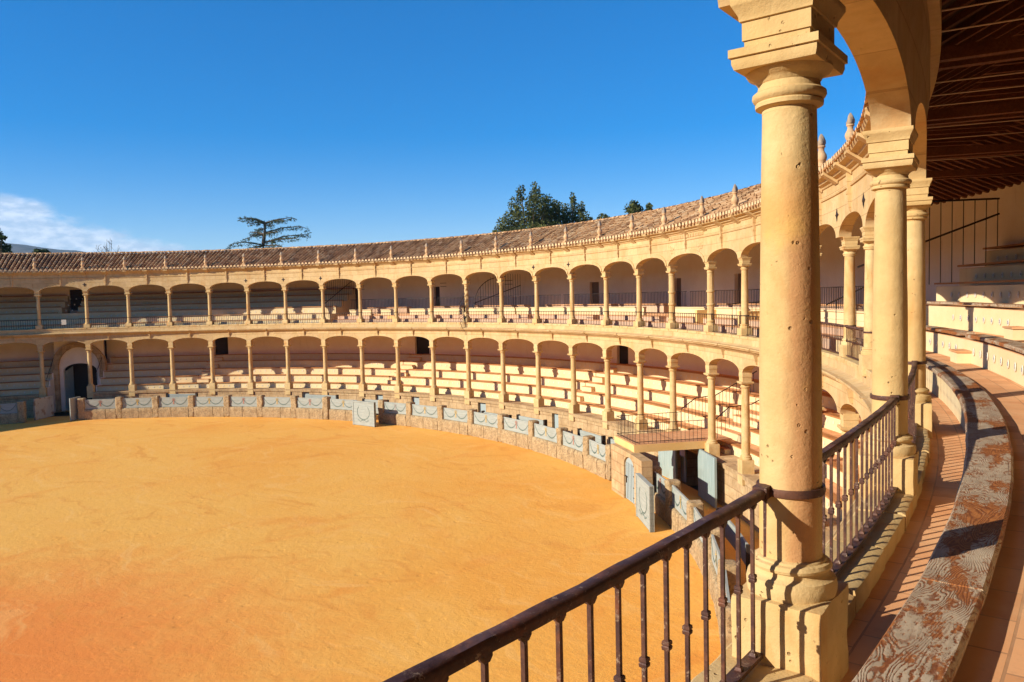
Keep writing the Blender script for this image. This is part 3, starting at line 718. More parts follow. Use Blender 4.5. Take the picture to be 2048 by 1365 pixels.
for k in range(30):
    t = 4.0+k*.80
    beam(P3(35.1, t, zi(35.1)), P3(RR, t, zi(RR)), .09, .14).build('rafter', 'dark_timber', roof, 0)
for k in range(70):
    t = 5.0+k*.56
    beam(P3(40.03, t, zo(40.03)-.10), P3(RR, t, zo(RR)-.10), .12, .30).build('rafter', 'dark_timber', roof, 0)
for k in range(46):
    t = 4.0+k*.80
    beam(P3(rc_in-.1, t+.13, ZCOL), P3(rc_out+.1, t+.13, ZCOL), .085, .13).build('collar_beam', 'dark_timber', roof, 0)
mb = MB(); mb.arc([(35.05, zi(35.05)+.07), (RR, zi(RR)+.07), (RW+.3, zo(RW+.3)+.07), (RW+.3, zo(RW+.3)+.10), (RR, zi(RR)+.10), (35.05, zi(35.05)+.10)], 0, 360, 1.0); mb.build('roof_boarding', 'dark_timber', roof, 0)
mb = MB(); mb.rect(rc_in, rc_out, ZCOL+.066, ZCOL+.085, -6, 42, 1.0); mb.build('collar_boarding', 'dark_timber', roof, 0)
for t in (10.69, 15.97, 21.38, 27.1, 31.96):
    for s_ in (-.28, .28): beam(P3(35.2, t+s_, 8.22), P3(40.2, t+s_, 8.22), .11, .14).build('tie_beam', 'dark_timber', roof, 0)
for t in (5.6, 7.2, 8.9, 9.8, 11.6, 12.5, 13.5, 14.6, 17.0, 18.2, 19.4, 20.5, 23.2, 25.0, 29.0):
    MB().tube([P3(35.2, t, 8.28), P3(40.2, t, 8.28)], .010, 6).build('tie_rod', 'rod_steel', roof, 60)

# finials on the cornice
g = {}
m = MB(); m.sqloft([(.13, 0), (.13, .20), (.15, .21), (.15, .25), (.10, .26)]); g['pedestal'] = m
m = MB(); m.lathe([(.09, .25), (.12, .27), (.12, .31), (.08, .33), (.075, .36), (.115, .41), (.135, .48), (.125, .55), (.085, .62), (.07, .66), (.075, .72), (.10, .74), (.10, .77), (.07, .78)], 16); g['urn'] = m
m = MB(); m.lathe([(.075, .77), (.095, .82), (.085, .90), (.055, .98), (.018, 1.06)], 16, fn=lambda r_, z, a: r_*(1+.28*sin(a*3+z*16))); g['flame'] = m
fo = {'pedestal': g['pedestal'].build('pedestal', 'finial_stone'), 'urn': g['urn'].build('urn', 'finial_stone', None, 50), 'flame': g['flame'].build('flame', 'flame_stone', None, 60)}
for i in range(-2, 25):
    t = rad({21: 33.7, 22: 28.4}.get(i, TH(i)))
    if i < -1 or i in (19, 20, 21): lab = 'roof-edge finial outside or hidden from the view'
    elif i == 22 or i > 22: lab = 'stone finial with dark flame tip seen through the near arch, against the sky' if i == 22 else 'roof-edge finial hidden by the near arch'
    else: lab = 'stone urn finial on the eave, %s from the left along the roof' % ORD[i+1]
    e = thing('roof_finial', lab, 'finial', ((RU-.13)*cos(t), (RU-.13)*sin(t), 8.43), t, 'finials along the eave')
    if i == 22: e.scale = (.8, .8, .8)
    for k in ('pedestal', 'urn', 'flame'): place(fo[k], e)
# ------------------------------------------------------------------ gallery floors and back walls
mb = MB(); mb.rect(34.86, 40.3, 3.76, Z1-.20, 0, 360, 1.0); struct(mb.build('upper_gallery_slab', 'white_plaster', None, 30))
mb = MB(); mb.rect(35.0, 40.2, Z1-.18, Z1-.13, -12, 190, .6); struct(mb.build('upper_walkway', 'terracotta', None, 30))
def wall_with_doors(name, label, r0, r1, z0, z1, doors, arched=False, mat='white_plaster'):
    e = thing(name, label, 'wall'); mb = MB(); segs = []; t = 174.0
    ds = sorted(doors, key=lambda d: -d[0])
    for (a, b, zb, zt, *_x) in ds: segs.append((a, t)); t = b
    segs.append((-186.0, t))
    for a, b in segs:
        if b-a > .01: mb.rect(r0, r1, z0, z1, a, b, .8)
    for (a, b, zb, zt, *_x) in ds:
        mb.rect(r0, r1, zt, z1, b, a, .4)
        if zb > z0: mb.rect(r0, r1, z0, zb, b, a, .4)
    mb.build('wall', mat, e, 30)
    for (a, b, zb, zt, *_x) in ds:
        m_ = _x[0] if _x else 'doorway_dark'
        MB().rect(r0+.22, r0+.27, zb, zt, b, a, .4).build('door', m_, e, 30)
    return e
upd = [(146.73, 145.05, 5.45, 7.17, 'doorway_dark'), (112.8, 111.89, 4.3, 6.72, 'door_brown'), (101.78, 101.03, 4.3, 6.63, 'doorway_dark'), (80.98, 79.77, 4.3, 6.53, 'door_brown'), (70.3, 69.4, 4.3, 6.53, 'door_brown'), (63.05, 62.09, 4.3, 6.6, 'door_brown')]
lod = [(130.6, 128.93, 1.0, 3.0), (104.68, 102.75, 1.0, 2.85), (77.74, 76.3, 1.0, 2.72)]
uwall = wall_with_doors('upper_back_wall', 'long whitewashed wall at the back of the upper gallery with several doorways', 40.1, 40.5, Z1-.2, 8.45, upd)
lwall = wall_with_doors('lower_back_wall', 'shaded plaster wall at the back of the lower gallery with dark doorways', 40.2, 40.52, ZG-.35, 3.76, lod)
# lintel lines beside two upper doors (painted frames)
mb = MB()
for t0, t1 in ((113.6, 112.9), (111.8, 111.1), (102.6, 101.9), (100.9, 100.1), (92.2, 91.2)):
    for z in (6.60, 6.86): mb.rect(40.07, 40.1, z, z+.035, t0, t1, .4)
mb.build('sill_rails', 'door_brown', uwall, 0)

# ------------------------------------------------------------------ seating rows
def planks(par, r0, r1, zt, th, a, b, near=False, mat='brown_plank'):
    """bench boards along the ring, cut into lengths"""
    t = a; L = 6.4
    while t < b-.05:
        e = min(b, t+L*random.uniform(.8, 1.15))
        if b-e < 1.0: e = b
        mb = MB()
        if near: mb.arc([(r0, zt-th), (r0-.004, zt-.02), (r0+.012, zt)]+[(r0+.012+(r1-r0-.024)*q/8, zt) for q in range(1, 8)]+[(r1-.012, zt), (r1+.004, zt-.02), (r1, zt-th)], t+.012, e-.012, .12, .006, 2.3)
        else: mb.rect(r0, r1, zt-th, zt-random.uniform(0, .008), t+.015, e-.015, .8)
        if near and r0 < 35.5:                     # the front bench narrows towards the viewer
            q_ = []
            for x, y, z in mb.v:
                r_ = hypot(x, y); td = deg(atan2(y, x)); k_ = max(0.0, min(1.0, (13.0-td)/8.0)); k_ = k_*k_*(3-2*k_)
                r2_ = r_+(.058*k_-.015*(1-k_))*max(0.0, min(1.0, (35.74-r_)/.30)); q_.append((x*r2_/r_, y*r2_/r_, z))
            mb.v = q_
        mb.build('plank', mat, par, 40)
        t = e
def seg_gaps(a, b, gaps):
    out_ = []; t = a
    for g0, g1 in sorted(gaps):
        if g1 <= a or g0 >= b: continue
        if g0 > t: out_.append((t, g0))
        t = max(t, g1)
    if t < b: out_.append((t, b))
    return out_
UR = [35.44, 36.30, 37.15, 38.00, 38.85, 39.60]; UZ = [.31, .715, 1.215, 1.675, 2.14, 2.60]
LR = [35.86, 36.72, 37.57, 38.42, 39.30]; LZ = [-.41, .09, .565, 1.09, 1.55]
digit_cache = {}
def numeral(n_, h, mat):
    key = (n_, h, mat)
    if key in digit_cache: return digit_cache[key]
    cu = bpy.data.curves.new('numeral', 'FONT'); cu.body = str(n_); cu.size = h; cu.align_x = 'CENTER'; cu.align_y = 'CENTER'; cu.extrude = .0015
    o = bpy.data.objects.new('numeral', cu); col.objects.link(o); bpy.context.view_layer.update()
    me = bpy.data.meshes.new_from_object(o.evaluated_get(bpy.context.evaluated_depsgraph_get())); me.materials.clear(); me.materials.append(MATS[mat])
    bpy.data.objects.remove(o); digit_cache[key] = me; return me
tile_me = None
def number_tiles(parent, r, z, t0, t1, count, big=.066, start=1, mat='ink'):
    global tile_me
    if tile_me is None:
        m = MB(); m.lathe([(.058, 0), (.062, .004), (.058, .010)], 16); m.v = [(x*.86, y*1.12, z_) for x, y, z_ in m.v]
        tile_me = m.build('number_tile', 'tile_white', None, 40); bpy.data.objects.remove(tile_me); tile_me = bpy.data.meshes['number_tile']
    for k in range(count):
        t = rad(t0+(t1-t0)*k/max(1, count-1))
        n_ = Vector((-cos(t), -sin(t), 0)); x = Vector((sin(t), -cos(t), 0)); u = Vector((0, 0, 1))
        Mx = Matrix(((x.x, u.x, n_.x), (x.y, u.y, n_.y), (x.z, u.z, n_.z))).to_4x4(); Mx.translation = Vector((r*cos(t), r*sin(t), z))
        o = bpy.data.objects.new('number_tile', tile_me); col.objects.link(o); o.parent = parent; o.matrix_world = Mx
        d = bpy.data.objects.new('numeral', numeral(start+k, big, mat)); col.objects.link(d); d.parent = o; d.location = (0, 0, .0105)
def far_tiles(parent, r, z, segs, spacing=.46):
    m = MB()
    for a, b in segs:
        n_ = int(rad(b-a-.8)*r/spacing)
        for k in range(n_):
            t = a+.5+(b-a-1.0)*(k+.5)/max(1, n_); c = P3(r, t, z); tr = rad(t); ex = Vector((-sin(tr), cos(tr), 0)); er = Vector((cos(tr), sin(tr), 0))
            vs = [Vector(c)-er*.008+ex*cos(q*pi/4)*.05+Vector((0, 0, sin(q*pi/4)*.065)) for q in range(8)]; m.add(vs, [tuple(range(8))])
    if m.v: o = m.build('number_tiles', 'tile_white', parent, 0, fix=False); o['kind'] = 'stuff'
rn = ['front', 'second', 'third', 'fourth', 'fifth', 'top']
# upper rows: near part (seen from above at the right) and far part at the left
for side, (ta, tb), gapsf in (('near', (-12.0, 36.7), lambda k: [(25.25, 26.2)] if k in (1, 2) else []), ('far', (112.3, 190.0), lambda k: [(144.9, 146.9)] if k > 1 else [(144.2, 145.6)])):
    for k in range(6):
        r0, zt = UR[k], Z1+UZ[k]; rn_next = UR[k+1] if k < 5 else 40.1
        a, b = ta, tb
        if side == 'near' and k >= 4: b = 37.6 if k == 4 else 37.9
        lab = {'near': 'near %s bench row at the right, worn plank on a numbered white riser', 'far': 'far %s bench row of the upper left gallery, brown plank on shaded riser'}[side] % rn[k]
        e = thing('bench_row', lab, 'bench', group='bench rows of the upper gallery')
        zb = Z1-.13 if k == 0 else Z1+UZ[k-1]-.12
        rsegs = seg_gaps(a, b, [(145.0, 146.75)] if side == 'far' and k > 2 else [])
        for s0, s1 in rsegs:
            MB().rect(r0+.06, rn_next+.06 if k < 5 else 40.1, Z1-.128, zt-.11, s0, s1, .5).build('riser', 'cream_plaster', e, 30)
            MB().rect(r0+.062, rn_next+.05 if k < 5 else 40.09, zt-.108, zt-.10, s0+.01, s1-.01, .5).build('step_floor', 'terracotta', e, 30)
        wpl = .30 if k < 5 else .34
        for s0, s1 in seg_gaps(a, b, gapsf(k)): planks(e, r0, r0+wpl, zt, .052 if side == 'near' else .06, s0, s1, side == 'near' and k < 2, 'worn_plank' if (side == 'near' and k < 3) else 'brown_plank')
        if side == 'near':
            zm = (zb+zt-.1)/2+.02
            sp = deg(.46/r0)
            t_s = {1: 24.7, 2: 24.9, 3: 35.3, 4: 36.2, 5: 36.9}.get(k)
            if t_s: number_tiles(e, r0+.052, zm, t_s, t_s-sp*17, 18, .085, 1, 'ink' if k > 3 else 'blue_ink')
            if k in (1, 2): number_tiles(e, r0+.052, zm, 26.6+sp*7, 26.6, 8, .085, 21, 'blue_ink')
        else: far_tiles(e, r0+.052, (zb+zt-.1)/2, [(a, b)])
# little steps in the near aisle
for k, lab in ((1, 'small terracotta-topped step block against the second near bench row'), (2, 'small terracotta-topped step block against the third near bench row')):
    e = thing('aisle_step', lab, 'step', group='aisle step blocks'); zf = Z1+UZ[k-1]-.10; r0 = UR[k]
    MB().rect(r0-.17, r0+.06, zf, zf+.19, 25.0, 25.75, .2).build('block', 'cream_plaster', e, 30)
    MB().rect(r0-.19, r0+.06, zf+.19, zf+.22, 24.96, 25.8, .2).build('step_top', 'terracotta', e, 30)
# lower rows
lgaps = [(142.3, 148.0)]
aisl = [(129.0, 130.5), (102.9, 104.6), (76.4, 77.8), (53.2, 57.2)]
for k in range(5):
    r0, zt = LR[k], LZ[k]; rnx = LR[k+1] if k < 4 else 40.2
    e = thing('bench_row', 'lower gallery bench row, %s from the front, brown plank on cream riser' % ['first', 'second', 'third', 'fourth', 'fifth and topmost'][k], 'bench', group='bench rows of the lower gallery')
    m = MB(); mf = MB(); tiles_s = []
    gaps = lgaps+([] if k == 0 else aisl) + ([(53.2, 57.2)] if k == 0 else [])
    for a, b in seg_gaps(20.0, 190.0, gaps):
        m.rect(r0+.06, rnx+.06 if k < 4 else 40.2, -1.1, zt-.06, a, b, .8); mf.rect(r0+.062, rnx+.05 if k < 4 else 40.18, zt-.058, zt-.05, a+.01, b-.01, .8)
        planks(e, r0-.02, r0+.30, zt, .05, a, b); tiles_s.append((a, b))
    m.build('riser', 'cream_plaster', e, 30); mf.build('step_floor', 'terracotta', e, 30)
    far_tiles(e, r0+.052, zt-.27, tiles_s)
for n_, (a, b) in enumerate(aisl):
    e = thing('aisle_stairs', ['steps climbing to the leftmost lower doorway', 'steps climbing to the middle lower doorway', 'steps climbing to the right lower doorway, between cut bench ends', 'broad steps behind the railed balcony platform'][n_], 'stairs', group='aisle stairs of the lower gallery')
    m = MB(); mt = MB()
    for k in range(5):
        zt = LZ[k]; pz = LZ[k-1] if k else -.85; r0 = LR[k]; rnx = LR[k+1] if k < 4 else 40.2
        if k == 0 and n_ < 3: continue
        m.rect(r0-.22, r0+.10, -1.1, (zt+pz)/2-.05, a+.02, b-.02, .5); mt.rect(r0-.24, r0+.10, (zt+pz)/2-.05, (zt+pz)/2-.02, a+.02, b-.02, .5)
        m.rect(r0+.10, rnx+.1 if k < 4 else 40.18, -1.1, zt-.10, a+.02, b-.02, .5); mt.rect(r0+.08, rnx-.22 if k < 4 else 40.17, zt-.10, zt-.07, a+.02, b-.02, .5)
    m.build('risers', 'cream_plaster', e, 30); mt.build('treads', 'terracotta', e, 30)

# ------------------------------------------------------------------ podium
pod = thing('stone_podium', 'rough stone podium wall carrying the lower gallery behind the barrier passage', 'wall')
m = MB(); ml_ = MB()
pods = [(115.04, 113.98), (104.37, 103.25), (98.99, 97.78), (88.84, 87.61), (77.36, 76.35), (57.9, 57.2)]
gp = [(142.3, 148.0), (53.6, 57.2)]+[(b, a) for a, b in pods]
for a, b in seg_gaps(-10, 190, [(142.3, 148.0), (53.6, 57.2)]):
    m.arc([(36.2, -.86), (34.80, -.80), (34.76, -.83), (34.80, -1.0), (34.86, -1.02), (36.2, -1.02)], a, b, .5, .012, 3.0)
for a, b in seg_gaps(-10, 190, gp): m.rect(34.87, 36.0, ZG-.3, -1.0, a, b, .6)
m.rect(34.87, 36.0, -.98, -.82, 53.6, 57.2, .6)
m.build('stone_wall', 'podium_stone', pod, 40)
for n_, (a, b) in enumerate(pods):
    MB().rect(35.05, 35.12, ZG, -1.03, b, a, .4).build('door', 'door_grey', pod, 30)
MB().rect(36.0, 36.1, ZG, -.9, 50, 56.5, .5).build('passage_back', 'podium_stone', pod, 30)

# ------------------------------------------------------------------ gateway under the lower arcade (left)
gate = thing('gateway', 'shaded arched stone gateway through the lower gallery, with tall doors standing ajar', 'gateway')
m = MB()
for t in (142.25, 148.05): m.rect(35.3, 40.2, ZG, -.9, t-.14, t+.14, .3)
for t in (142.25, 148.05):
    for k in range(5): m.rect(LR[k]+.06, (LR[k+1]+.06 if k < 4 else 40.2), -.9, LZ[k]+.02, t-.14, t+.14, .3)
m.build('side_wall', 'white_plaster', gate, 30)
tc_, rp = 145.15, 38.0; ex = Vector((-sin(rad(tc_)), cos(rad(tc_)), 0)); er = Vector((cos(rad(tc_)), sin(rad(tc_)), 0)); c0 = er*rp
def gp3(x, z, d): q = c0+ex*x+er*d; return (q.x, q.y, z)
def arch_plate(mb, w0, zs0, w1, zs1, rise0, rise1, d0, d1, n=20):
    """ring between two arch outlines (half width, spring, rise), from depth d0 to d1"""
    def outl(w_, zs, rise): return [(-w_, ZG)]+[(-w_*cos(pi*k/n), zs+rise*sin(pi*k/n)) for k in range(n+1)]+[(w_, ZG)]
    A = outl(w0, zs0, rise0); B = outl(w1, zs1, rise1); vs = []; fs = []; L = len(A)
    for d in (d0, d1):
        vs += [gp3(x, z, d) for x, z in A]+[gp3(x, z, d) for x, z in B]
    for k in range(L-1):
        fs += [(k, k+1, L+k+1, L+k), (2*L+k, 3*L+k, 3*L+k+1, 2*L+k+1), (k, 2*L+k, 2*L+k+1, k+1), (L+k, L+k+1, 3*L+k+1, 3*L+k)]
    mb.add(vs, fs)
m = MB(); arch_plate(m, 1.5, 1.0, 1.95, 1.1, 1.55, 1.85, -.25, .35); m.build('portal_arch', 'podium_stone', gate, 40)
m = MB(); arch_plate(m, 1.22, .62, 1.55, 1.0, .62, 1.6, .10, .30); m.build('tympanum', 'white_plaster', gate, 40)
m = MB(); arch_plate(m, 1.72, 1.08, 1.80, 3.2, 1.7, .5, .05, .33); m.build('flank_wall', 'white_plaster', gate, 40)
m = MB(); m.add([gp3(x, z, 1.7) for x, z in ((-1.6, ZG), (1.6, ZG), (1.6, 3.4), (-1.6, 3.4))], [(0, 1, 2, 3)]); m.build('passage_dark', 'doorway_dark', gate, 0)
for sgn in (-1, 1):
    d = thing('gate_leaf', 'x', 'door') if False else None
    a = rad(tc_)+(sgn*1.15); m = MB(); h0 = gp3(sgn*1.2, 0, .3)
    dx = er*cos(.35)*1.0-ex*sgn*sin(.35)*1.0; vs = []
    for th in (0, .06):
        for q, z in ((0, ZG+.03), (1, ZG+.03), (1, .95), (0, .55)):
            p = Vector((h0[0], h0[1], 0))+dx*q+ex*sgn*th; vs.append((p.x, p.y, z))
    m.add(vs, [(0, 1, 2, 3), (7, 6, 5, 4), (0, 4, 5, 1), (1, 5, 6, 2), (2, 6, 7, 3), (3, 7, 4, 0)]); m.build('door_leaf', 'teal_boards', gate, 0)
# stair rails both sides of the gateway (slanting iron)
def slant_rail(name, label, t, pts, bars, group=None, drop=.8):
    e = thing(name, label, 'railing', group=group)
    P = [P3(r_, t, z) for r_, z in pts]; MB().tube(P, .022, 6).build('handrail', 'dark_iron', e, 60)
    m0 = None
    tot = [0]
    for (r0, z0), (r1, z1) in zip(pts, pts[1:]):
        n_ = max(1, int(bars*abs(r1-r0)/abs(pts[-1][0]-pts[0][0])+.5))
        for k in range(n_):
            u = k/n_; z = z0+(z1-z0)*u; o_ = MB().tube([P3(r0+(r1-r0)*u, t, z-drop), P3(r0+(r1-r0)*u, t, z)], .011, 5).build('bar', 'dark_iron', e, 60)
    return e
slant_rail('stair_railing', 'slanting iron rail on the left flank of the gateway', 147.85, [(35.9, .30), (39.0, 2.70)], 9, 'slanting rails at the gateway')
slant_rail('stair_railing', 'slanting iron rail on the right flank of the gateway', 142.5, [(35.9, .25), (39.0, 2.60)], 9, 'slanting rails at the gateway')
# wicket leaves in the barrier gap
def leaf(name, label, cat, p0, p1, z0, z1, th, mat, lift=0.0, slope=0.0, frame=False):
    p0 = Vector((p0[0], p0[1], 0)); p1 = Vector((p1[0], p1[1], 0)); d = (p1-p0); L = d.length; d.normalize(); nrm = Vector((-d.y, d.x, 0))
    e = thing(name, label, cat, (p0.x, p0.y, z0), atan2(d.y, d.x)); H_ = z1-z0
    m = MB(); m.add([(0, -th/2, 0), (L, -th/2, 0), (L, th/2, 0), (0, th/2, 0), (0, -th/2, H_), (L, -th/2, H_+slope), (L, th/2, H_+slope), (0, th/2, H_)], [(3, 2, 1, 0), (4, 5, 6, 7), (0, 1, 5, 4), (1, 2, 6, 5), (2, 3, 7, 6), (3, 0, 4, 7)])
    m.build('boards', mat, e, 0)
    if frame:
        f = MB()
        for x in (.05, L-.05): f.box((x, 0, H_/2), .1, th+.05, H_+.02)
        f.box((L/2, 0, H_-.04), L-.2, th+.045, .09); f.build('frame', mat, e, 0)
    return e, L, H_
leaf('gate_door', 'cream gate leaf with a brown patch, standing open left of the gateway', 'door', (-28.03, 17.5), (-29.42, 19.14), ZG+.04, -.93, .07, 'cream_boards', frame=True)
leaf('gate_door', 'blue-grey gate leaf turned edgewise beside the first barrier post', 'door', (-25.35, 19.05), (-26.1, 20.0), ZG+.04, -.86, .07, 'grey_boards')

# ------------------------------------------------------------------ barrera
posts_t = [142.0, 137.32, 132.6, 127.78, 122.85, 118.08, 113.07, 108.23, 99.49, 94.98, 89.79, 84.68, 79.51, 74.16, 69.04, 64.18, 59.89]
posts_l = [149.05, 153.8, 158.5, 163.2]; posts_r = [51.55, 47.64, 42.47, 37.44, 32.4, 27.5]
post_src = []
for q in range(4):
    post_src.append(rough_block(.24, .235, 0, 1.58, 9, .022, .07, q*3+1, 4.5))
pn = 0
def add_post(t, lab, zt=1.58):
    global pn
    a = rad(t); e = thing('stone_post', lab, 'post', (32.3*cos(a), 32.3*sin(a), ZG), a, 'stone posts of the barrier')
    src = post_src[pn % 4]
    if not isinstance(src, bpy.types.Object):
        src = src.build('post', 'rough_stone', None, 50); post_src[pn % 4] = src; src.parent = e
    else: inst(src, e)
    pn += 1
for k, t in enumerate(posts_t):
    lab = 'rough stone barrier post, %s from the left along the sunlit arena edge' % ORD[k]
    if k == 7: lab = 'rough stone post hidden behind the left edge of the middle wreath shield'
    if k == 8: lab = 'rough stone post just right of the middle wreath shield'
    if k == 16: lab = 'large dark-sided stone post just left of the small arched plank door'
    add_post(t, lab)
for t, lab in zip(posts_l, ('shaded stone post at the far left, left of the gate gap', 'stone post outside the left edge of the frame', 'stone post outside the left edge of the frame', 'stone post outside the left edge of the frame')): add_post(t, lab)
for t, lab in zip(posts_r, ('stone post right behind the near wreath shield', 'stone post with a curved top, second right of the near wreath shield', 'stone post with a curved top just above the iron handrail', 'stone post seen between the balusters, just below the handrail', 'stone post low behind the balusters', 'stone post hidden by the foreground column')): add_post(t, lab)
bow_src = {}
def bow(mat):
    if mat in bow_src: return bow_src[mat]
    m = MB()
    for a in range(8): m.add([(0, .035*cos(a*pi/4), .035*sin(a*pi/4)), (-.006, .12*cos(a*pi/4+.3), .11*sin(a*pi/4+.3)), (-.006, .12*cos(a*pi/4-.3), .11*sin(a*pi/4-.3))], [(0, 1, 2)])
    m.add([(-.004, -.03, -.08), (-.004, .03, -.08), (-.004, .055, -.36), (-.004, .01, -.30), (-.004, -.045, -.36)], [(0, 1, 2, 3, 4)])
    m.lathe([(.02, -.02), (.03, 0), (.02, .02)], 8)
    bow_src[mat] = m; return m
def barrier_bay(ta, tb, n_, desc, bowm):
    """stone dado between two posts, with a painted board panel on it"""
    wd = deg(.225/32.3); a, b = min(ta, tb)+wd, max(ta, tb)-wd
    e = thing('stone_dado', 'low worn stone wall %s' % desc, 'wall', group='low stone walls of the barrier')
    m = MB(); cut = a+(b-a)*random.uniform(.3, .6)
    for s0, s1 in ((a, cut-.03), (cut+.03, b)):
        pr = [(32.06, ZG)]+[(32.05, ZG+.74*q/5) for q in range(1, 5)]+[(32.07, ZG+.70), (32.12, ZG+.745), (32.42, ZG+.745), (32.48, ZG+.70), (32.48, ZG)]
        m.arc(pr, s0, s1, .22, .035, 4.0)
    m.build('blocks', 'rough_stone', e, 50)
    tm = rad((a+b)/2); W = rad(b-a)*32.2
    pnl = thing('painted_panel', '%s' % ('garland panel with %s bow, %s' % ({'red_paint': 'red', 'yellow_paint': 'yellow', 'faded_paint': 'faded'}[bowm], desc)), 'panel', (32.2*cos(tm), 32.2*sin(tm), ZG+.75), tm, 'painted panels of the barrier')
    m = MB(); m.box((0, 0, .36), .06, W-.03, .71); m.build('boards', 'grey_boards', pnl, 0)
    g_ = MB(); xs = -.034
    for sgn in (-1, 1):
        pts = []
        for q in range(15):
            u = q/14; y = sgn*(.03+u*(W*.5-.16)); z = .50-.36*sin(pi*min(1, u*1.02)*.98)**.8*(1 if u < .95 else .9) + (.08*u)
            pts.append((xs, y, z))
            if q % 1 == 0:
                for s2 in (-1, 1): g_.add([(xs-.002, y, z), (xs-.006, y+.022, z+s2*.012+.01), (xs-.004, y+.012, z+s2*.045), (xs-.006, y-.018, z+s2*.02)], [(0, 1, 2, 3)])
        g_.tube(pts, .010, 4)
        g_.tube([(xs, sgn*(W*.5-.13), .56), (xs, sgn*(W*.5-.12), .66)], .012, 4)
    g_.build('garland', 'leaf_paint', pnl, 0, fix=False)
    b_ = MB(); src = bow(bowm); b_.add([(x+xs-.004, y, z+.54) for x, y, z in src.v], src.f); b_.build('bow', bowm, pnl, 0, fix=False)
seq = posts_t
cols_ = ['red_paint', 'yellow_paint', 'red_paint', 'yellow_paint', 'red_paint', 'yellow_paint', 'red_paint', None, 'faded_paint', 'yellow_paint', 'yellow_paint', 'yellow_paint', 'red_paint', 'yellow_paint', 'red_paint', 'yellow_paint']
c = 0
for k in range(len(seq)-1):
    if k == 7:
        barrier_bay(108.0, 103.0, k, 'partly hidden by the middle wreath shield', 'yellow_paint'); continue
    c += 1
    barrier_bay(seq[k], seq[k+1], k, ('%s bay from the gate' % ORD[k]) if k < 7 else ('%s bay to the right of the middle wreath shield' % ORD[k-8]), cols_[k])
barrier_bay(153.8, 149.05, 20, 'in deep shade at the far left', 'yellow_paint')
for k in (1, 2): barrier_bay(posts_l[k], posts_l[k+1], 21, 'outside the left edge of the frame', 'red_paint')
for k in range(5): barrier_bay(posts_r[k], posts_r[k+1], 30+k, ['right behind the near wreath shield', 'second beyond the near wreath shield', 'crossed by the iron handrail', 'seen between the balusters', 'hidden low behind the foreground column'][k], ['red_paint', 'yellow_paint', 'red_paint', 'yellow_paint', 'red_paint'][k])
# wreath shields (burladeros)
def shield(label, p0, p1):
    e, L, H_ = leaf('wreath_shield', label, 'shield', p0, p1, ZG+.02, -.92, .12, 'grey_boards', frame=True)
    m = MB(); k = 34
    for q in range(k+1):
        a = rad(138)+rad(264)*q/k; x = L/2+cos(a)*L*.27; z = H_*.55-sin(a)*H_*.30*(-1)
        z = H_*.56+sin(a)*H_*.30; y = .064*SH
        for s2 in (-1, 1): m.add([(x, y, z), (x+.03*cos(a+s2), y+.004*SH, z+.03*sin(a+s2)+.01), (x+.06*cos(a+s2*.5), y+.004*SH, z+.06*sin(a+s2*.5)), (x+.02, y, z-.02)], [(0, 1, 2, 3)])
        if q: m.tube([pv, (x, y, z)], .008, 4)
        pv = (x, y, z)
    m.build('wreath', 'leaf_paint', e, 0, fix=False)
    m = MB()
    for sgn in (-1, 1):
        pts = [(L/2+sgn*(.03+u*.5), .064*SH, H_*.19+.05*sin(u*9)) for u in [q/16 for q in range(17)]]; m.tube(pts, .010, 4)
        for (x, y, z) in pts[::2]: m.add([(x, y, z), (x+.03, y, z+.05), (x+.05, y, z+.02)], [(0, 1, 2)])
    m.build('scroll', 'leaf_paint', e, 0, fix=False)
SH = -1
SH = 1
shield('middle grey shield with a painted leaf wreath, standing before the barrier gap', (-4.45, 30.55), (-6.55, 30.35))
shield('near pale shield with a painted leaf wreath, casting shade beside the arched door', (21.75, 22.5), (20.25, 23.9))
# boards of the inner shelters in the passage
for (t0, t1, zt, lab) in ((112.9, 107.9, -.98, 'first grey shelter board behind the barrier, left of the middle shield'), (103.9, 100.2, -1.15, 'grey shelter board behind the middle shield'), (84.9, 80.5, -1.22, 'grey shelter board above the barrier, left of the small open door'), (79.1, 74.6, -1.10, 'grey shelter board with dark end posts above the barrier'), (68.8, 64.7, -1.12, 'grey shelter board near the right end of the sunlit barrier'), (63.5, 60.5, -1.08, 'short grey shelter board beside the balcony'), (131.9, 128.0, -.95, 'grey shelter board behind the third barrier panel'), (43.6, 37.0, -1.42, 'pale shelter board deep in the passage, seen past the handrail')):
    e = thing('shelter_board', lab, 'board', group='shelter boards in the passage')
    MB().rect(33.2, 33.26, ZG+.45, zt, t1, t0, .6).build('board', 'grey_boards', e, 0)
    m = MB()
    for t in (t1, t0): m.rect(33.14, 33.32, ZG, zt+.06, t-.12, t+.12, .3)
    m.build('end_post', 'doorway_dark', e, 0)

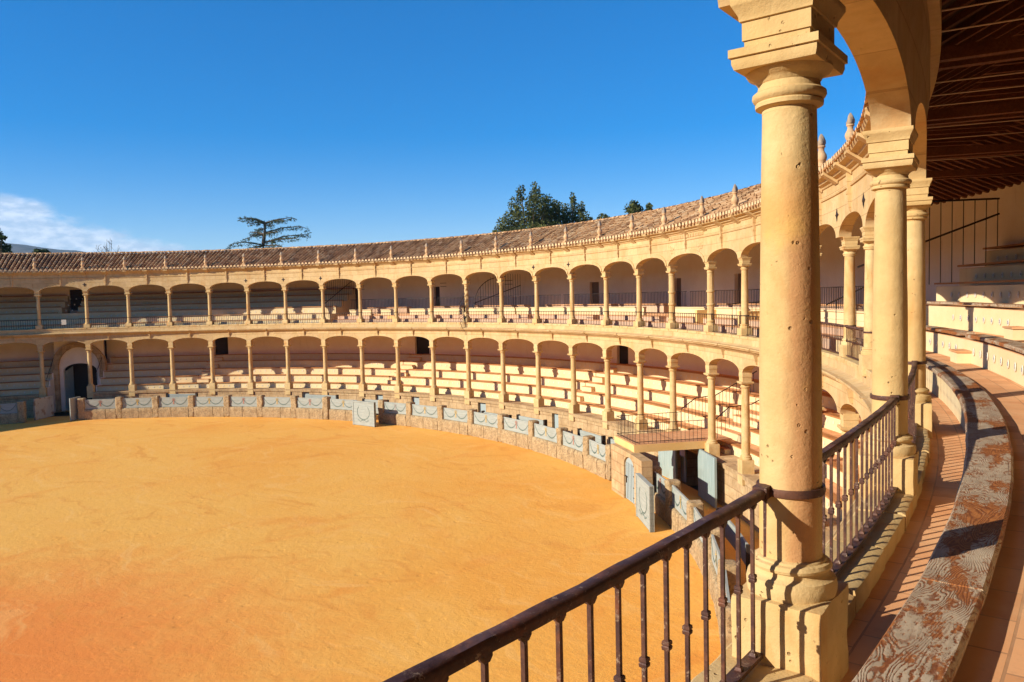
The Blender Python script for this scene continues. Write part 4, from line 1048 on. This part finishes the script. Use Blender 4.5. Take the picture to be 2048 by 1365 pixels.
# ------------------------------------------------------------------ balcony platform over the passage, arched door, double doors
bal = thing('balcony_platform', 'railed balcony platform with terracotta floor jutting over the barrier passage', 'balcony')
MB().arc([(31.82, -.56), (31.80, -.50), (31.80, -.31), (31.78, -.30), (31.78, -.262), (34.95, -.262), (34.95, -.56)], 53.2, 57.3, .4).build('slab', 'yellow_plaster', bal, 30)
MB().rect(31.84, 36.0, -.26, -.25, 53.25, 57.25, .4).build('floor', 'terracotta', bal, 30)
rl = thing('balcony_railing', 'thin iron railing on three sides of the balcony platform', 'railing')
m = MB(); hb = .84; cor = [P3(34.85, 57.15, 0), P3(31.9, 57.15, 0), P3(31.9, 53.35, 0), P3(34.85, 53.35, 0)]
b0 = None
for p, q in zip(cor, cor[1:]):
    p = Vector(p); q = Vector(q)
    for z in (-.16, .58): m.tube([p+Vector((0, 0, z)), q+Vector((0, 0, z))], .014, 5)
    n_ = max(4, int((q-p).length/.17))
    for k in range(n_):
        o = (MB().tube([(0, 0, -.25), (0, 0, .58)], .0085, 5).build('baluster', 'dark_iron', rl, 60) if b0 is None else inst(b0, rl))
        if b0 is None: b0 = o
        x = p.lerp(q, k/n_); o.location = (x.x, x.y, 0)
m.build('rails', 'dark_iron', rl, 60)
slant_rail('stair_railing', 'iron stair rail climbing from the back left of the balcony platform', 58.2, [(35.2, .60), (35.9, 1.05), (36.9, 1.12), (39.0, 2.1)], 22, 'stair rails behind the balcony', .85)
slant_rail('stair_railing', 'iron stair rail climbing from the back right of the balcony platform', 53.4, [(35.2, .50), (35.9, 1.05), (36.9, 1.12), (39.0, 2.1)], 22, 'stair rails behind the balcony', .85)
tw = thing('small_gatehouse', 'stone wall below the balcony with a small arched plank door', 'wall')
# wall at r 31.6 with an arched opening
def arch_open_wall(mb, r0, r1, z0, z1, ta, tb, da, db, zs, rise, n=14):
    ts = [(ta, z0), (da, z0)]+[(da+(db-da)*(1-cos(pi*k/n))/2, zs+rise*sin(pi*k/n)) for k in range(n+1)]+[(db, z0), (tb, z0)]
    vs = []; fs = []
    for (t, z) in ts: vs += [P3(r0, t, z), P3(r0, t, z1), P3(r1, t, z1), P3(r1, t, z)]
    for k in range(len(ts)-1):
        a, b = k*4, k*4+4
        for j in range(4): fs.append((a+j, a+(j+1) % 4, b+(j+1) % 4, b+j))
    fs += [(0, 1, 2, 3), tuple(len(vs)-4+j for j in (3, 2, 1, 0))]
    mb.add(vs, fs)
m = MB(); arch_open_wall(m, 31.58, 32.0, ZG, -.56, 50.35, 57.0, 52.1, 54.35, -1.15, .42); m.rect(32.0, 32.5, ZG, -.56, 56.4, 57.0, .3); m.build('stone_wall', 'podium_stone', tw, 30)
m = MB(); arch_plank = [(52.1, ZG)]
n_ = 12; vs = []; 
pts = [(52.08, ZG+.02)]+[(52.08+(54.37-52.08)*(1-cos(pi*k/n_))/2, -1.15+.43*sin(pi*k/n_)) for k in range(n_+1)]+[(54.37, ZG+.02)]
m.add([P3(31.66, t, z) for t, z in pts]+[P3(31.72, t, z) for t, z in pts], [tuple(range(len(pts))), tuple(range(2*len(pts)-1, len(pts)-1, -1))])
d_ = m.build('plank_door', 'door_grey', tw, 0)
m = MB()
for k in range(1, 7): t = 52.1+2.25*k/7; m.rect(31.645, 31.66, ZG+.05, -1.0, t-.012, t+.012, .1)
m.build('plank_seams', 'doorway_dark', d_, 0)
m = MB()
for z in (-1.05, -1.45, -1.9, -2.3): MB().rect(31.64, 31.66, z, z+.03, 52.1, 52.65, .1).build('hinge', 'dark_iron', d_, 0)
m = MB(); m.rect(31.62, 31.655, -1.62, -1.58, 53.9, 54.5, .1); m.rect(31.62, 31.655, -1.85, -1.6, 54.05, 54.12, .1); m.build('bolt', 'dark_iron', d_, 0)
leaf('passage_door', 'tall pale teal door leaf standing open at the dark passage under the gallery', 'door', P3(34.47, 50.31, 0)[:2], P3(34.6, 53.5, 0)[:2], ZG+.03, -.58, .09, 'teal_boards', slope=.0)
leaf('passage_door', 'pale teal door leaf standing open left of the dark passage, below the balcony', 'door', P3(34.72, 57.5, 0)[:2], P3(34.72, 60.2, 0)[:2], ZG+.03, -.62, .09, 'teal_boards')
leaf('notice_board', 'small lilac notice hung in the dark passage below the balcony', 'sign', P3(34.80, 57.2, 0)[:2], P3(34.80, 56.4, 0)[:2], -1.3, -.7, .02, 'sign_board')

# ------------------------------------------------------------------ iron railings of the upper gallery
m = MB(); hh = .66
m.box((0, 0, hh/2), .0142, .0142, hh); 
m.sqloft([(.013, 0), (.0145, .010), (.010, .022)]); m.sqloft([(.010, hh-.03), (.015, hh-.014), (.015, hh)])
m.sqloft([(.009, .320), (.013, .323), (.014, .334), (.011, .338), (.014, .342), (.013, .353), (.009, .356)])
bal_n = m.build('baluster', 'rusty_iron', None, 0)
bal_f = MB().box((0, 0, hh/2), .018, .018, hh).build('baluster', 'dark_iron', None, 0)
RB = 34.972
for i in range(-7, 28):
    ta, tb = TH(i+1), TH(i); near = i >= 20; wd = deg(.135/RB)
    if i == 26: lab = 'long rust-brown handrail and balusters sweeping across the foreground'
    elif i == 25: lab = 'rusty iron railing between the foreground column and the second big column'
    elif i == 24: lab = 'short stretch of iron railing behind the second big column'
    elif i == 21: lab = 'iron railing right of the slim column seen between the big columns'
    elif i == 20: lab = 'iron railing left of the slim column, beside the foreground column'
    elif i in (18, 19, 22, 23, 27) or i < -2: lab = 'iron railing bay hidden from view or outside the frame' if i != 18 else 'iron railing just left of the foreground column'
    elif i == -2: lab = 'iron railing left of the leftmost upper column, cut by the frame edge'
    else: lab = 'thin iron railing between the %s and %s upper columns from the left' % (ORD[i+1], ORD[i+2])
    e = thing('iron_railing', lab, 'railing', group='iron railings between the upper columns')
    mat = 'rusty_iron' if near else 'dark_iron'
    if near:
        pr = [(RB-.025, Z1+.690), (RB-.028, Z1+.714), (RB-.018, Z1+.726), (RB+.018, Z1+.726), (RB+.028, Z1+.714), (RB+.025, Z1+.690)]
        MB().arc(pr, ta+wd, tb-wd, .12, .003, 9).build('handrail', mat, e, 50)
        MB().rect(RB-.028, RB+.028, Z1+.018, Z1+.036, ta+deg(.19/RB), tb-deg(.19/RB), .2, .003).build('bottom_rail', mat, e, 40)
    else:
        MB().rect(RB-.02, RB+.02, Z1+.685, Z1+.71, ta+wd, tb-wd, .8).build('handrail', mat, e, 0)
        MB().rect(RB-.015, RB+.015, Z1+.02, Z1+.04, ta+wd, tb-wd, .8).build('bottom_rail', mat, e, 0)
    # collar round the column at the left end of the bay
    for tt in ((ta, tb) if i == 26 else (tb,)):
        t = rad(tt); ci = i+1 if tt == ta else i; MB().lathe([(.126, Z1+.692), (.141, Z1+.690), (.144, Z1+.706), (.141, Z1+.724), (.126, Z1+.722)], 28 if near else 14, (RC(ci)*cos(t), RC(ci)*sin(t)), cap=False).build('column_ring', mat, e, 40)
        if near: MB().box((RB*cos(t-rad(.23)), RB*sin(t-rad(.23)), Z1+.709), .06, .07, .05, t).build('clamp', mat, e, 0)
    for tt in ([5.14-.2495*q for q in range(25)] if i == 26 else [ta+(tb-ta)*k/21 for k in range(1, 21)]):
        t = rad(tt); src = bal_n if near else bal_f
        o = place(src, e); o.location = (RB*cos(t), RB*sin(t), Z1+.030); o.rotation_euler = (0, 0, t)

# ------------------------------------------------------------------ boxes of the upper gallery (palcos), bays 6 to 20
for (k, r0, zt, mat, lab) in ((0, 35.6, .22, 'grey_step', 'low front step of the box section in the upper gallery'), (1, 36.2, .46, 'grey_step', 'second step of the box section in the upper gallery')):
    e = thing('gallery_step', lab, 'step'); m = MB()
    for a, b in seg_gaps(38.0, 111.0, []): m.rect(r0, r0+.62, Z1-.128, Z1+zt-.03, a, b, .6)
    m.build('block', mat, e, 30); m = MB()
    for a, b in seg_gaps(38.0, 111.0, []): m.rect(r0-.02, r0+.62, Z1+zt-.03, Z1+zt, a, b, .6)
    m.build('step_top', 'terracotta', e, 0)
e = thing('box_parapet', 'low cream parapet wall in front of the upper boxes', 'wall'); m = MB()
for a, b in seg_gaps(38.0, 110.0, [(86.3-.2, 86.3), (64.0, 67.8), (101.5, 103.4), (105.6, 107.0)]): m.rect(36.85, 37.0, Z1-.1, Z1+.86, a, b, .6); m.rect(36.80, 37.05, Z1+.86, Z1+.90, a, b, .6); m.rect(36.83, 36.85, Z1+.62, Z1+.67, a, b, .6)
m.build('wall', 'cream_plaster', e, 30)
e = thing('box_floor', 'raised floor of the upper boxes behind the cream parapet', 'floor'); MB().rect(37.0, 40.1, Z1-.1, Z1+.55, 38, 110.5, .8).build('slab', 'terracotta', e, 30)
for n_, (a, b) in enumerate(((39, 44), (46, 50.5), (54, 61), (68, 74), (75, 84), (87, 94), (96, 100), (103.5, 109))):
    e = thing('box_bench', 'brick-coloured bench in the upper boxes, %s from the right' % ORD[n_], 'bench', group='benches in the upper boxes')
    MB().rect(38.2, 38.75, Z1+.55, Z1+.98, a, b, .6).build('block', 'grey_step', e, 30); MB().rect(38.15, 38.8, Z1+.98, Z1+1.03, a, b, .6).build('seat', 'terracotta', e, 0)
bb = MB().box((0, 0, .36), .016, .016, .72).build('bar', 'dark_iron', None, 0)
for n_, (a, b) in enumerate(((38.5, 52.0), (52.6, 62.5), (63.0, 80.0), (80.4, 94.0), (94.3, 110.3))):
    e = thing('box_railing', 'black iron railing before the white wall of the upper boxes, %s length from the right' % ORD[n_], 'railing', group='black railings of the upper boxes')
    MB().rect(37.28, 37.32, Z1+1.62, Z1+1.65, a, b, .6).build('top_rail', 'dark_iron', e, 0); MB().rect(37.285, 37.315, Z1+.95, Z1+.97, a, b, .6).build('bottom_rail', 'dark_iron', e, 0)
    n2 = min(99, int(rad(b-a)*37.3/.13))
    for k in range(n2):
        o = place(bb, e); t = rad(a+(b-a)*(k+.5)/n2); o.location = (37.3*cos(t), 37.3*sin(t), Z1+.92); o.rotation_euler = (0, 0, t)
for n_, t in enumerate((58.0, 52.0)):
    e = thing('box_divider', ['cream box divider wall left of the royal bay', 'cream box divider wall in the royal bay'][n_], 'wall'); MB().rect(35.9, 37.0, Z1-.1, Z1+.80, t-.15, t+.15, .2).build('wall', 'yellow_plaster', e, 30)
for n_, (t, r0, lab) in enumerate(((106.5, 35.8, 'small brick seat block near the left end of the boxes'), (83.2, 35.85, 'small dark seat block in the boxes right of the twisted column'), (73.3, 35.8, 'small seat block in the boxes, fourth bay right of the twisted column'), (63.6, 35.8, 'small seat block in the boxes left of the royal bay'), (96.8, 35.8, 'small seat block in the boxes left of the twisted column'), (103.2, 36.0, 'yellow seat block near the left end of the boxes'))):
    e = thing('seat_block', lab, 'seat', group='seat blocks in the boxes'); MB().rect(r0, r0+.40, Z1+.2, Z1+.44, t-.5, t+.5, .3).build('block', 'yellow_plaster' if n_ == 5 else 'grey_step', e, 0); MB().rect(r0-.02, r0+.42, Z1+.44, Z1+.475, t-.52, t+.52, .3).build('seat', 'terracotta', e, 0)

leaf('white_notice', 'small white sheet hung on the railing left of the gateway', 'notice', P3(34.86, 145.35, 0)[:2], P3(34.86, 144.8, 0)[:2], Z1+.28, Z1+.66, .01, 'tile_white')
# radial grilles
def grille(label, t, bars, diag, fan=None):
    e = thing('iron_grille', label, 'grille', group='radial iron grilles of the upper gallery')
    b0 = None
    for (r_, z0, z1) in bars: MB().tube([P3(r_, t, z0), P3(r_, t, z1-.06), P3(r_, t, z1)], .015 if fan else .012, 5, .006 if fan else .012).build('bar', 'dark_iron', e, 60)
    for (ra, za, rb, zb) in diag: MB().tube([P3(ra, t, za), P3(rb, t, zb)], .028, 6).build('brace', 'dark_iron', e, 60)
    if fan:
        pts = fan; MB().tube([P3(r_, t, z) for r_, z in pts], .022, 6).build('fan_rim', 'dark_iron', e, 60)
    return e
grille('tall iron grille of upright bars with a slanting brace by the near top benches', 37.4, [(37.2+.29*k, Z1+(1.63 if 37.2+.29*k < 38.85 else (2.1 if 37.2+.29*k < 39.6 else 2.55)), 8.02) for k in range(10)], [(36.2, Z1+2.15, 39.85, 7.62), (37.2, 8.0, 39.85, 8.02)])
grille('tall iron grille with a pale slanting brace between left benches and white-walled boxes', 111.9, [(35.4+.25*k, Z1+.3+.45*min(5, int(k*.25/.86)), 7.75) for k in range(18)], [(35.4, 5.55, 39.6, 7.45)])
fb = []
for k in range(19):
    r_ = 35.35+.24*k; z1_ = Z1+1.3+min(1.85, 2.15*sqrt(max(0, (r_-35.3)/2.6))); fb.append((r_, Z1+.9, z1_))
grille('iron spike fan inside the upper gallery beside the twisted column', 89.6, fb, [(35.2, Z1+1.22, 39.7, Z1+2.36)], [(35.15, Z1+.9)]+[(35.3+2.9*u**2, Z1+1.2+1.75*sin(u*pi/2)) for u in [q/10 for q in range(11)]])
e = thing('spike_fan', 'half circle of iron spikes projecting in front of the twisted column', 'grille')
c0_ = (34.85, Z1+.55)
for k in range(17):
    a = rad(95)+rad(170)*k/16; R0, R1 = .14, 1.02+.22*sin(k*.0)
    MB().tube([P3(c0_[0]+cos(a)*R0*.62, 90.35, c0_[1]+sin(a)*R0*1.35), P3(c0_[0]+cos(a)*R1*.62, 90.35, c0_[1]+sin(a)*R1*1.35)], .017, 5, .008).build('spike', 'dark_iron', e, 60)
MB().tube([P3(c0_[0]+cos(rad(92+q*8.8))*.52, 90.35, c0_[1]+sin(rad(92+q*8.8))*1.12) for q in range(21)], .015, 5).build('rim', 'dark_iron', e, 60)
slant_rail('gallery_stair_rail', 'scrolled slanting iron handrail seen between the two big columns', 37.0, [(35.3, Z1+1.15), (36.6, Z1+1.75), (37.4, Z1+2.05)], 8, None, 1.0)
slant_rail('gallery_stair_rail', 'short iron stair rail with scroll on the right of the royal bay', 51.5, [(35.5, Z1+1.1), (36.8, Z1+1.15)], 8, None, 1.0)

# ------------------------------------------------------------------ trees beyond the wall
def at_az(az_, el_, dist): return Vector((CAM.x+dist*cos(rad(az_)), CAM.y+dist*sin(rad(az_)), CAM.z+dist*math.tan(rad(el_))))
def leaf_cloud(mb, c, rx, ry, rz, n_, size, axis_up=0.0):
    for _ in range(n_):
        while True:
            p = Vector((random.uniform(-1, 1), random.uniform(-1, 1), random.uniform(-1, 1)))
            if p.length <= 1: break
        p = p*(.55+.45*random.random()) if random.random() < .3 else p
        q = c+Vector((p.x*rx, p.y*ry, p.z*rz)); s_ = size*random.uniform(.6, 1.3)
        u = Vector((random.gauss(0, 1), random.gauss(0, 1), random.gauss(0, 1)+axis_up)).normalized(); v = u.orthogonal().normalized(); v.rotate(Matrix.Rotation(random.random()*6.28, 3, u))
        w_ = u.cross(v); mb.add([q+u*s_, q+v*s_*.45, q-u*s_*.6, q-v*s_*.45+w_*s_*.15], [(0, 1, 2, 3)])
def big_tree(label, name, az_, dist, clumps, base_z=-2.9, mat='dark_foliage', trunk=.35, group=None, size=.22, dens=1.0):
    b = at_az(az_, 0, dist); b.z = base_z
    e = thing(name, label, 'tree', tuple(b), 0, group); ex_ = Vector((sin(rad(az_)), -cos(rad(az_)), 0)); ef = Vector((cos(rad(az_)), sin(rad(az_)), 0))
    m = MB(); tr = MB(); topz = max(z for _, z, _, _ in clumps)
    tr.tube([(0, 0, -.1), (.1, .05, topz*.3-base_z*.3), (0, .1, (topz-base_z)*.75)], trunk, 8, trunk*.35)
    for (x, z, rx, rz) in clumps:
        dpt = random.uniform(-1, 1)*min(2.5, 1.2+rx)
        c_ = ex_*x+ef*dpt+Vector((0, 0, z-base_z))
        leaf_cloud(m, c_, rx, rx, rz, int(260*rx*rz*dens)+40, size)
        tr.tube([(0, 0, (z-base_z)*.55), tuple(c_*.6+Vector((0, 0, (z-base_z)*.25))), tuple(c_)], trunk*.35, 5, .03)
    tr.build('trunk', 'bark', e, 60); m.build('crown', mat, e, 0, fix=False); return e
def clumps_from(azc, dist, pts):
    o_ = []
    for (az_, el_, rx, rz) in pts: o_.append((rad(azc-az_)*dist*1.0, CAM.z+dist*math.tan(rad(el_)), rx, rz))
    return o_
D1 = 78.0; ppm = D1/1552.0
def px_clump(azc, xs, pts):     # crown lobes given by apparent bearing/elevation steps of the crown, in metres about its axis
    return [((x-xs)*ppm, z, rx, rz) for x, z, rx, rz in pts]
T1 = []
for x, y, rx, rz in ((1052, 385, .55, .95), (1040, 405, .8, 1.0), (1080, 385, .6, 1.1), (1078, 408, 1.0, 1.0), (1062, 425, 1.6, 1.2), (1035, 432, 1.1, 1.0), (1100, 415, .8, 1.0), (1090, 440, 1.6, 1.1), (1060, 452, 2.0, 1.0), (1110, 440, 1.0, 1.1), (1038, 456, 1.3, .8), (1018, 445, .8, .9), (1100, 402, .9, .8), (1088, 425, 1.5, 1.0), (1112, 425, 1.0, .9), (1012, 458, .7, .6), (997, 462, .4, .5), (1100, 458, 1.8, 1.0), (1070, 470, 2.4, 1.2), (1030, 474, 1.8, 1.0)):
    T1.append(((x-1066)*ppm, CAM.z+(589-y)*ppm, rx, rz))
big_tree('tall dark green broadleaf tree rising above the roof, highest of the tree group', 'broadleaf_tree', 131.5, D1, T1, group='trees above the roof ridge', size=.165, dens=1.35)
T2 = []
for x, y, rx, rz in ((1118, 405, .5, .8), (1125, 422, .9, 1.0), (1152, 400, .35, .9), (1140, 420, .9, 1.0), (1158, 420, .6, 1.0), (1170, 412, .35, .8), (1150, 438, 1.5, 1.0), (1125, 445, 1.4, 1.0), (1174, 438, .8, .9), (1165, 452, 1.4, .9), (1135, 458, 2.0, 1.0), (1184, 446, .5, .7)):
    T2.append(((x-1145)*ppm, CAM.z+(588-y)*ppm, rx, rz))
big_tree('lower dark green tree just right of the tallest tree above the roof', 'broadleaf_tree', 128.5, D1+1.5, T2, group='trees above the roof ridge', size=.165, dens=1.35)
for az_, dist, pts, lab in ((123.8, 90, ((0, 425, .9, .8), (-6, 430, .8, .8), (8, 428, .7, .7), (3, 418, .4, .5), (-3, 416, .4, .5)), 'small tree top above the ridge, right of the big trees'), (122.75, 90, ((0, 428, .5, .6), (0, 420, .25, .5)), 'tiny pointed tree top above the ridge, rightmost of the trees'), (126.1, 90, ((0, 443, .7, .6), (8, 441, .4, .4)), 'tiny tree top between the big trees and the small one')):
    pm = dist/1552
    big_tree(lab, 'broadleaf_tree', az_, dist, [(x*pm, CAM.z+(592-y)*pm, rx, rz) for x, y, rx, rz in pts], group='trees above the roof ridge', size=.19, dens=1.3, trunk=.2)
# cedar: bare trunk with long level boughs
def cedar(label, az_, dist, trunk_px, boughs, horizon, x0, group=None):
    pm = dist/1552.0; b = at_az(az_, 0, dist); b.z = -2.9; e = thing('cedar_tree', label, 'tree', tuple(b), 0, group)
    ex_ = Vector((sin(rad(az_)), -cos(rad(az_)), 0)); ef = Vector((cos(rad(az_)), sin(rad(az_)), 0)); tr = MB(); m = MB()
    def W(x, y, d=0.0): return ex_*((x-x0)*pm)+ef*d+Vector((0, 0, CAM.z+(horizon-y)*pm+2.9))
    tr.tube([(0, 0, 0)]+[W(x, y) for x, y in trunk_px], .30, 8, .05)
    for bi, bp in enumerate(boughs):
        d1 = random.uniform(-2.2, 2.2); n_ = len(bp); P = [W(x, y, d1*k/(n_-1)) for k, (x, y) in enumerate(bp)]
        tr.tube(P, .085, 5, .02)
        for k in range(n_-1):
            L = (P[k+1]-P[k]).length
            for q in range(int(L*24)+4):
                u = random.random(); c_ = P[k].lerp(P[k+1], u)
                if k == 0 and u < .25: continue
                leaf_cloud(m, c_+Vector((random.uniform(-.3, .3), random.uniform(-.3, .3), random.uniform(-.34, .10))), .16, .16, .09, 5, .085, .3)
            for q in range(int(L*1.6)):             # drooping side twigs
                c_ = P[k].lerp(P[k+1], random.random()); tip = c_+Vector((random.uniform(-.6, .6), random.uniform(-.6, .6), -random.uniform(.2, .75)))
                tr.tube([c_, tip], .018, 4, .006); leaf_cloud(m, c_.lerp(tip, .6), .12, .12, .22, 9, .075)
    tr.build('trunk', 'bark', e, 60); m.build('crown', 'cedar_foliage', e, 0, fix=False)
def Zc(zx, zy): return (430+zx*.09766, 420+zy*.09766)
cb = [[(880, 230), (750, 180), (540, 140)], [(880, 250), (700, 180), (400, 165)], [(890, 270), (780, 230), (640, 260), (590, 230)], [(900, 270), (1080, 190), (1200, 165), (1380, 128), (1480, 150)], [(900, 250), (1080, 205), (1270, 215)], [(900, 290), (1060, 300)],
      [(900, 440), (1040, 400), (1200, 350), (1460, 325), (1620, 335), (1710, 390)], [(880, 470), (760, 420), (610, 410)], [(880, 480), (700, 480), (560, 560), (500, 580)], [(890, 460), (1010, 440), (1140, 435)], [(870, 630), (1050, 590), (1200, 520), (1420, 495), (1600, 480), (1730, 490)], [(880, 620), (1150, 575), (1350, 580), (1500, 565)],
      [(850, 680), (700, 650), (500, 625), (300, 660), (190, 760)], [(850, 700), (700, 700), (560, 740), (430, 790)], [(880, 690), (1040, 690), (1190, 720)], [(870, 740), (1000, 760), (1100, 780)], [(890, 360), (800, 350), (720, 380)]]
HZC = 596
cedar('flat-topped cedar with long level boughs standing above the far roof', 150.35, 86.0, [Zc(850, 790), Zc(855, 640), Zc(890, 430), Zc(900, 280), Zc(890, 215)], [[Zc(*p) for p in bpt] for bpt in cb], HZC, 516)
# conifers at the left edge
big_tree('dark conifer cut by the left edge of the frame, above the roof', 'conifer_tree', 166.2, 95, [(x*.0612, CAM.z+(588-y)*.0612, rx, rz) for x, y, rx, rz in ((-6, 492, 1.6, .8), (8, 486, .9, .5), (12, 497, .8, .5), (-4, 476, .9, .5), (0, 460, .6, .4), (-8, 446, .8, .4), (6, 470, .5, .25), (-2, 503, 1.8, .6))], mat='conifer_foliage', group='conifers above the left roof', size=.2, dens=1.5, trunk=.2)
big_tree('small round conifer top in front of the blue hill', 'conifer_tree', 163.9, 92, [(x*.0593, CAM.z+(588-y)*.0593, rx, rz) for x, y, rx, rz in ((0, 498, .8, .6), (-7, 496, .5, .4), (8, 497, .5, .4), (-5, 491, .35, .2), (5, 491, .35, .25), (0, 504, 1.0, .5))], mat='conifer_foliage', group='conifers above the left roof', size=.17, dens=2.2, trunk=.2)
# bare tree
b = at_az(160.3, 0, 88); b.z = -2.9; e = thing('bare_tree', 'leafless tree with thin upright twigs above the left roof', 'tree', tuple(b)); tr = MB(); lf = MB()
tr.tube([(0, 0, 0), (0, 0, 9.0)], .2, 6, .08)
ex_ = Vector((sin(rad(160.3)), -cos(rad(160.3)), 0)); ef = Vector((cos(rad(160.3)), sin(rad(160.3)), 0))
for k in range(26):
    x = random.uniform(-2.2, 1.5); d = random.uniform(-1, 1); h = 15.3-.9*abs(x-.2)+random.uniform(-1.2, .4)-(1.2 if x < -1 else 0); p0 = Vector((0, 0, random.uniform(7, 9)))
    p1 = ex_*x*.6+ef*d*.7+Vector((0, 0, h-2)); p2 = ex_*x+ef*d+Vector((0, 0, h)); tr.tube([p0, p1, p2], .035, 4, .008)
    for q in range(5):
        s0 = p1.lerp(p2, random.random()); s1 = s0+ex_*random.uniform(-.35, .35)+Vector((0, 0, random.uniform(.2, .6))); tr.tube([s0, s1], .012, 4, .005)
        if random.random() < .35: leaf_cloud(lf, s1, .05, .05, .05, 3, .07)
# ------------------------------------------------------------------ air
hz = MB(); hz.box((CAM.x-2000, 1000, 170), 5200, 5600, 348)
hm = bpy.data.materials.new('air'); hm.use_nodes = True; hm.node_tree.nodes.clear()
ho = nd(hm.node_tree, 'ShaderNodeOutputMaterial'); pv_ = nd(hm.node_tree, 'ShaderNodeVolumePrincipled'); pv_.inputs['Density'].default_value = HAZE; pv_.inputs['Color'].default_value = (.55, .75, 1, 1)
hm.node_tree.links.new(pv_.outputs[0], ho.inputs['Volume']); MATS['air'] = hm
if HAZE > 0: ob_ = hz.build('haze', 'air', None, 0); ob_['kind'] = 'stuff'
tr.build('trunk', 'twig', e, 60); lf.build('last_leaves', 'dry_leaf', e, 0, fix=False)
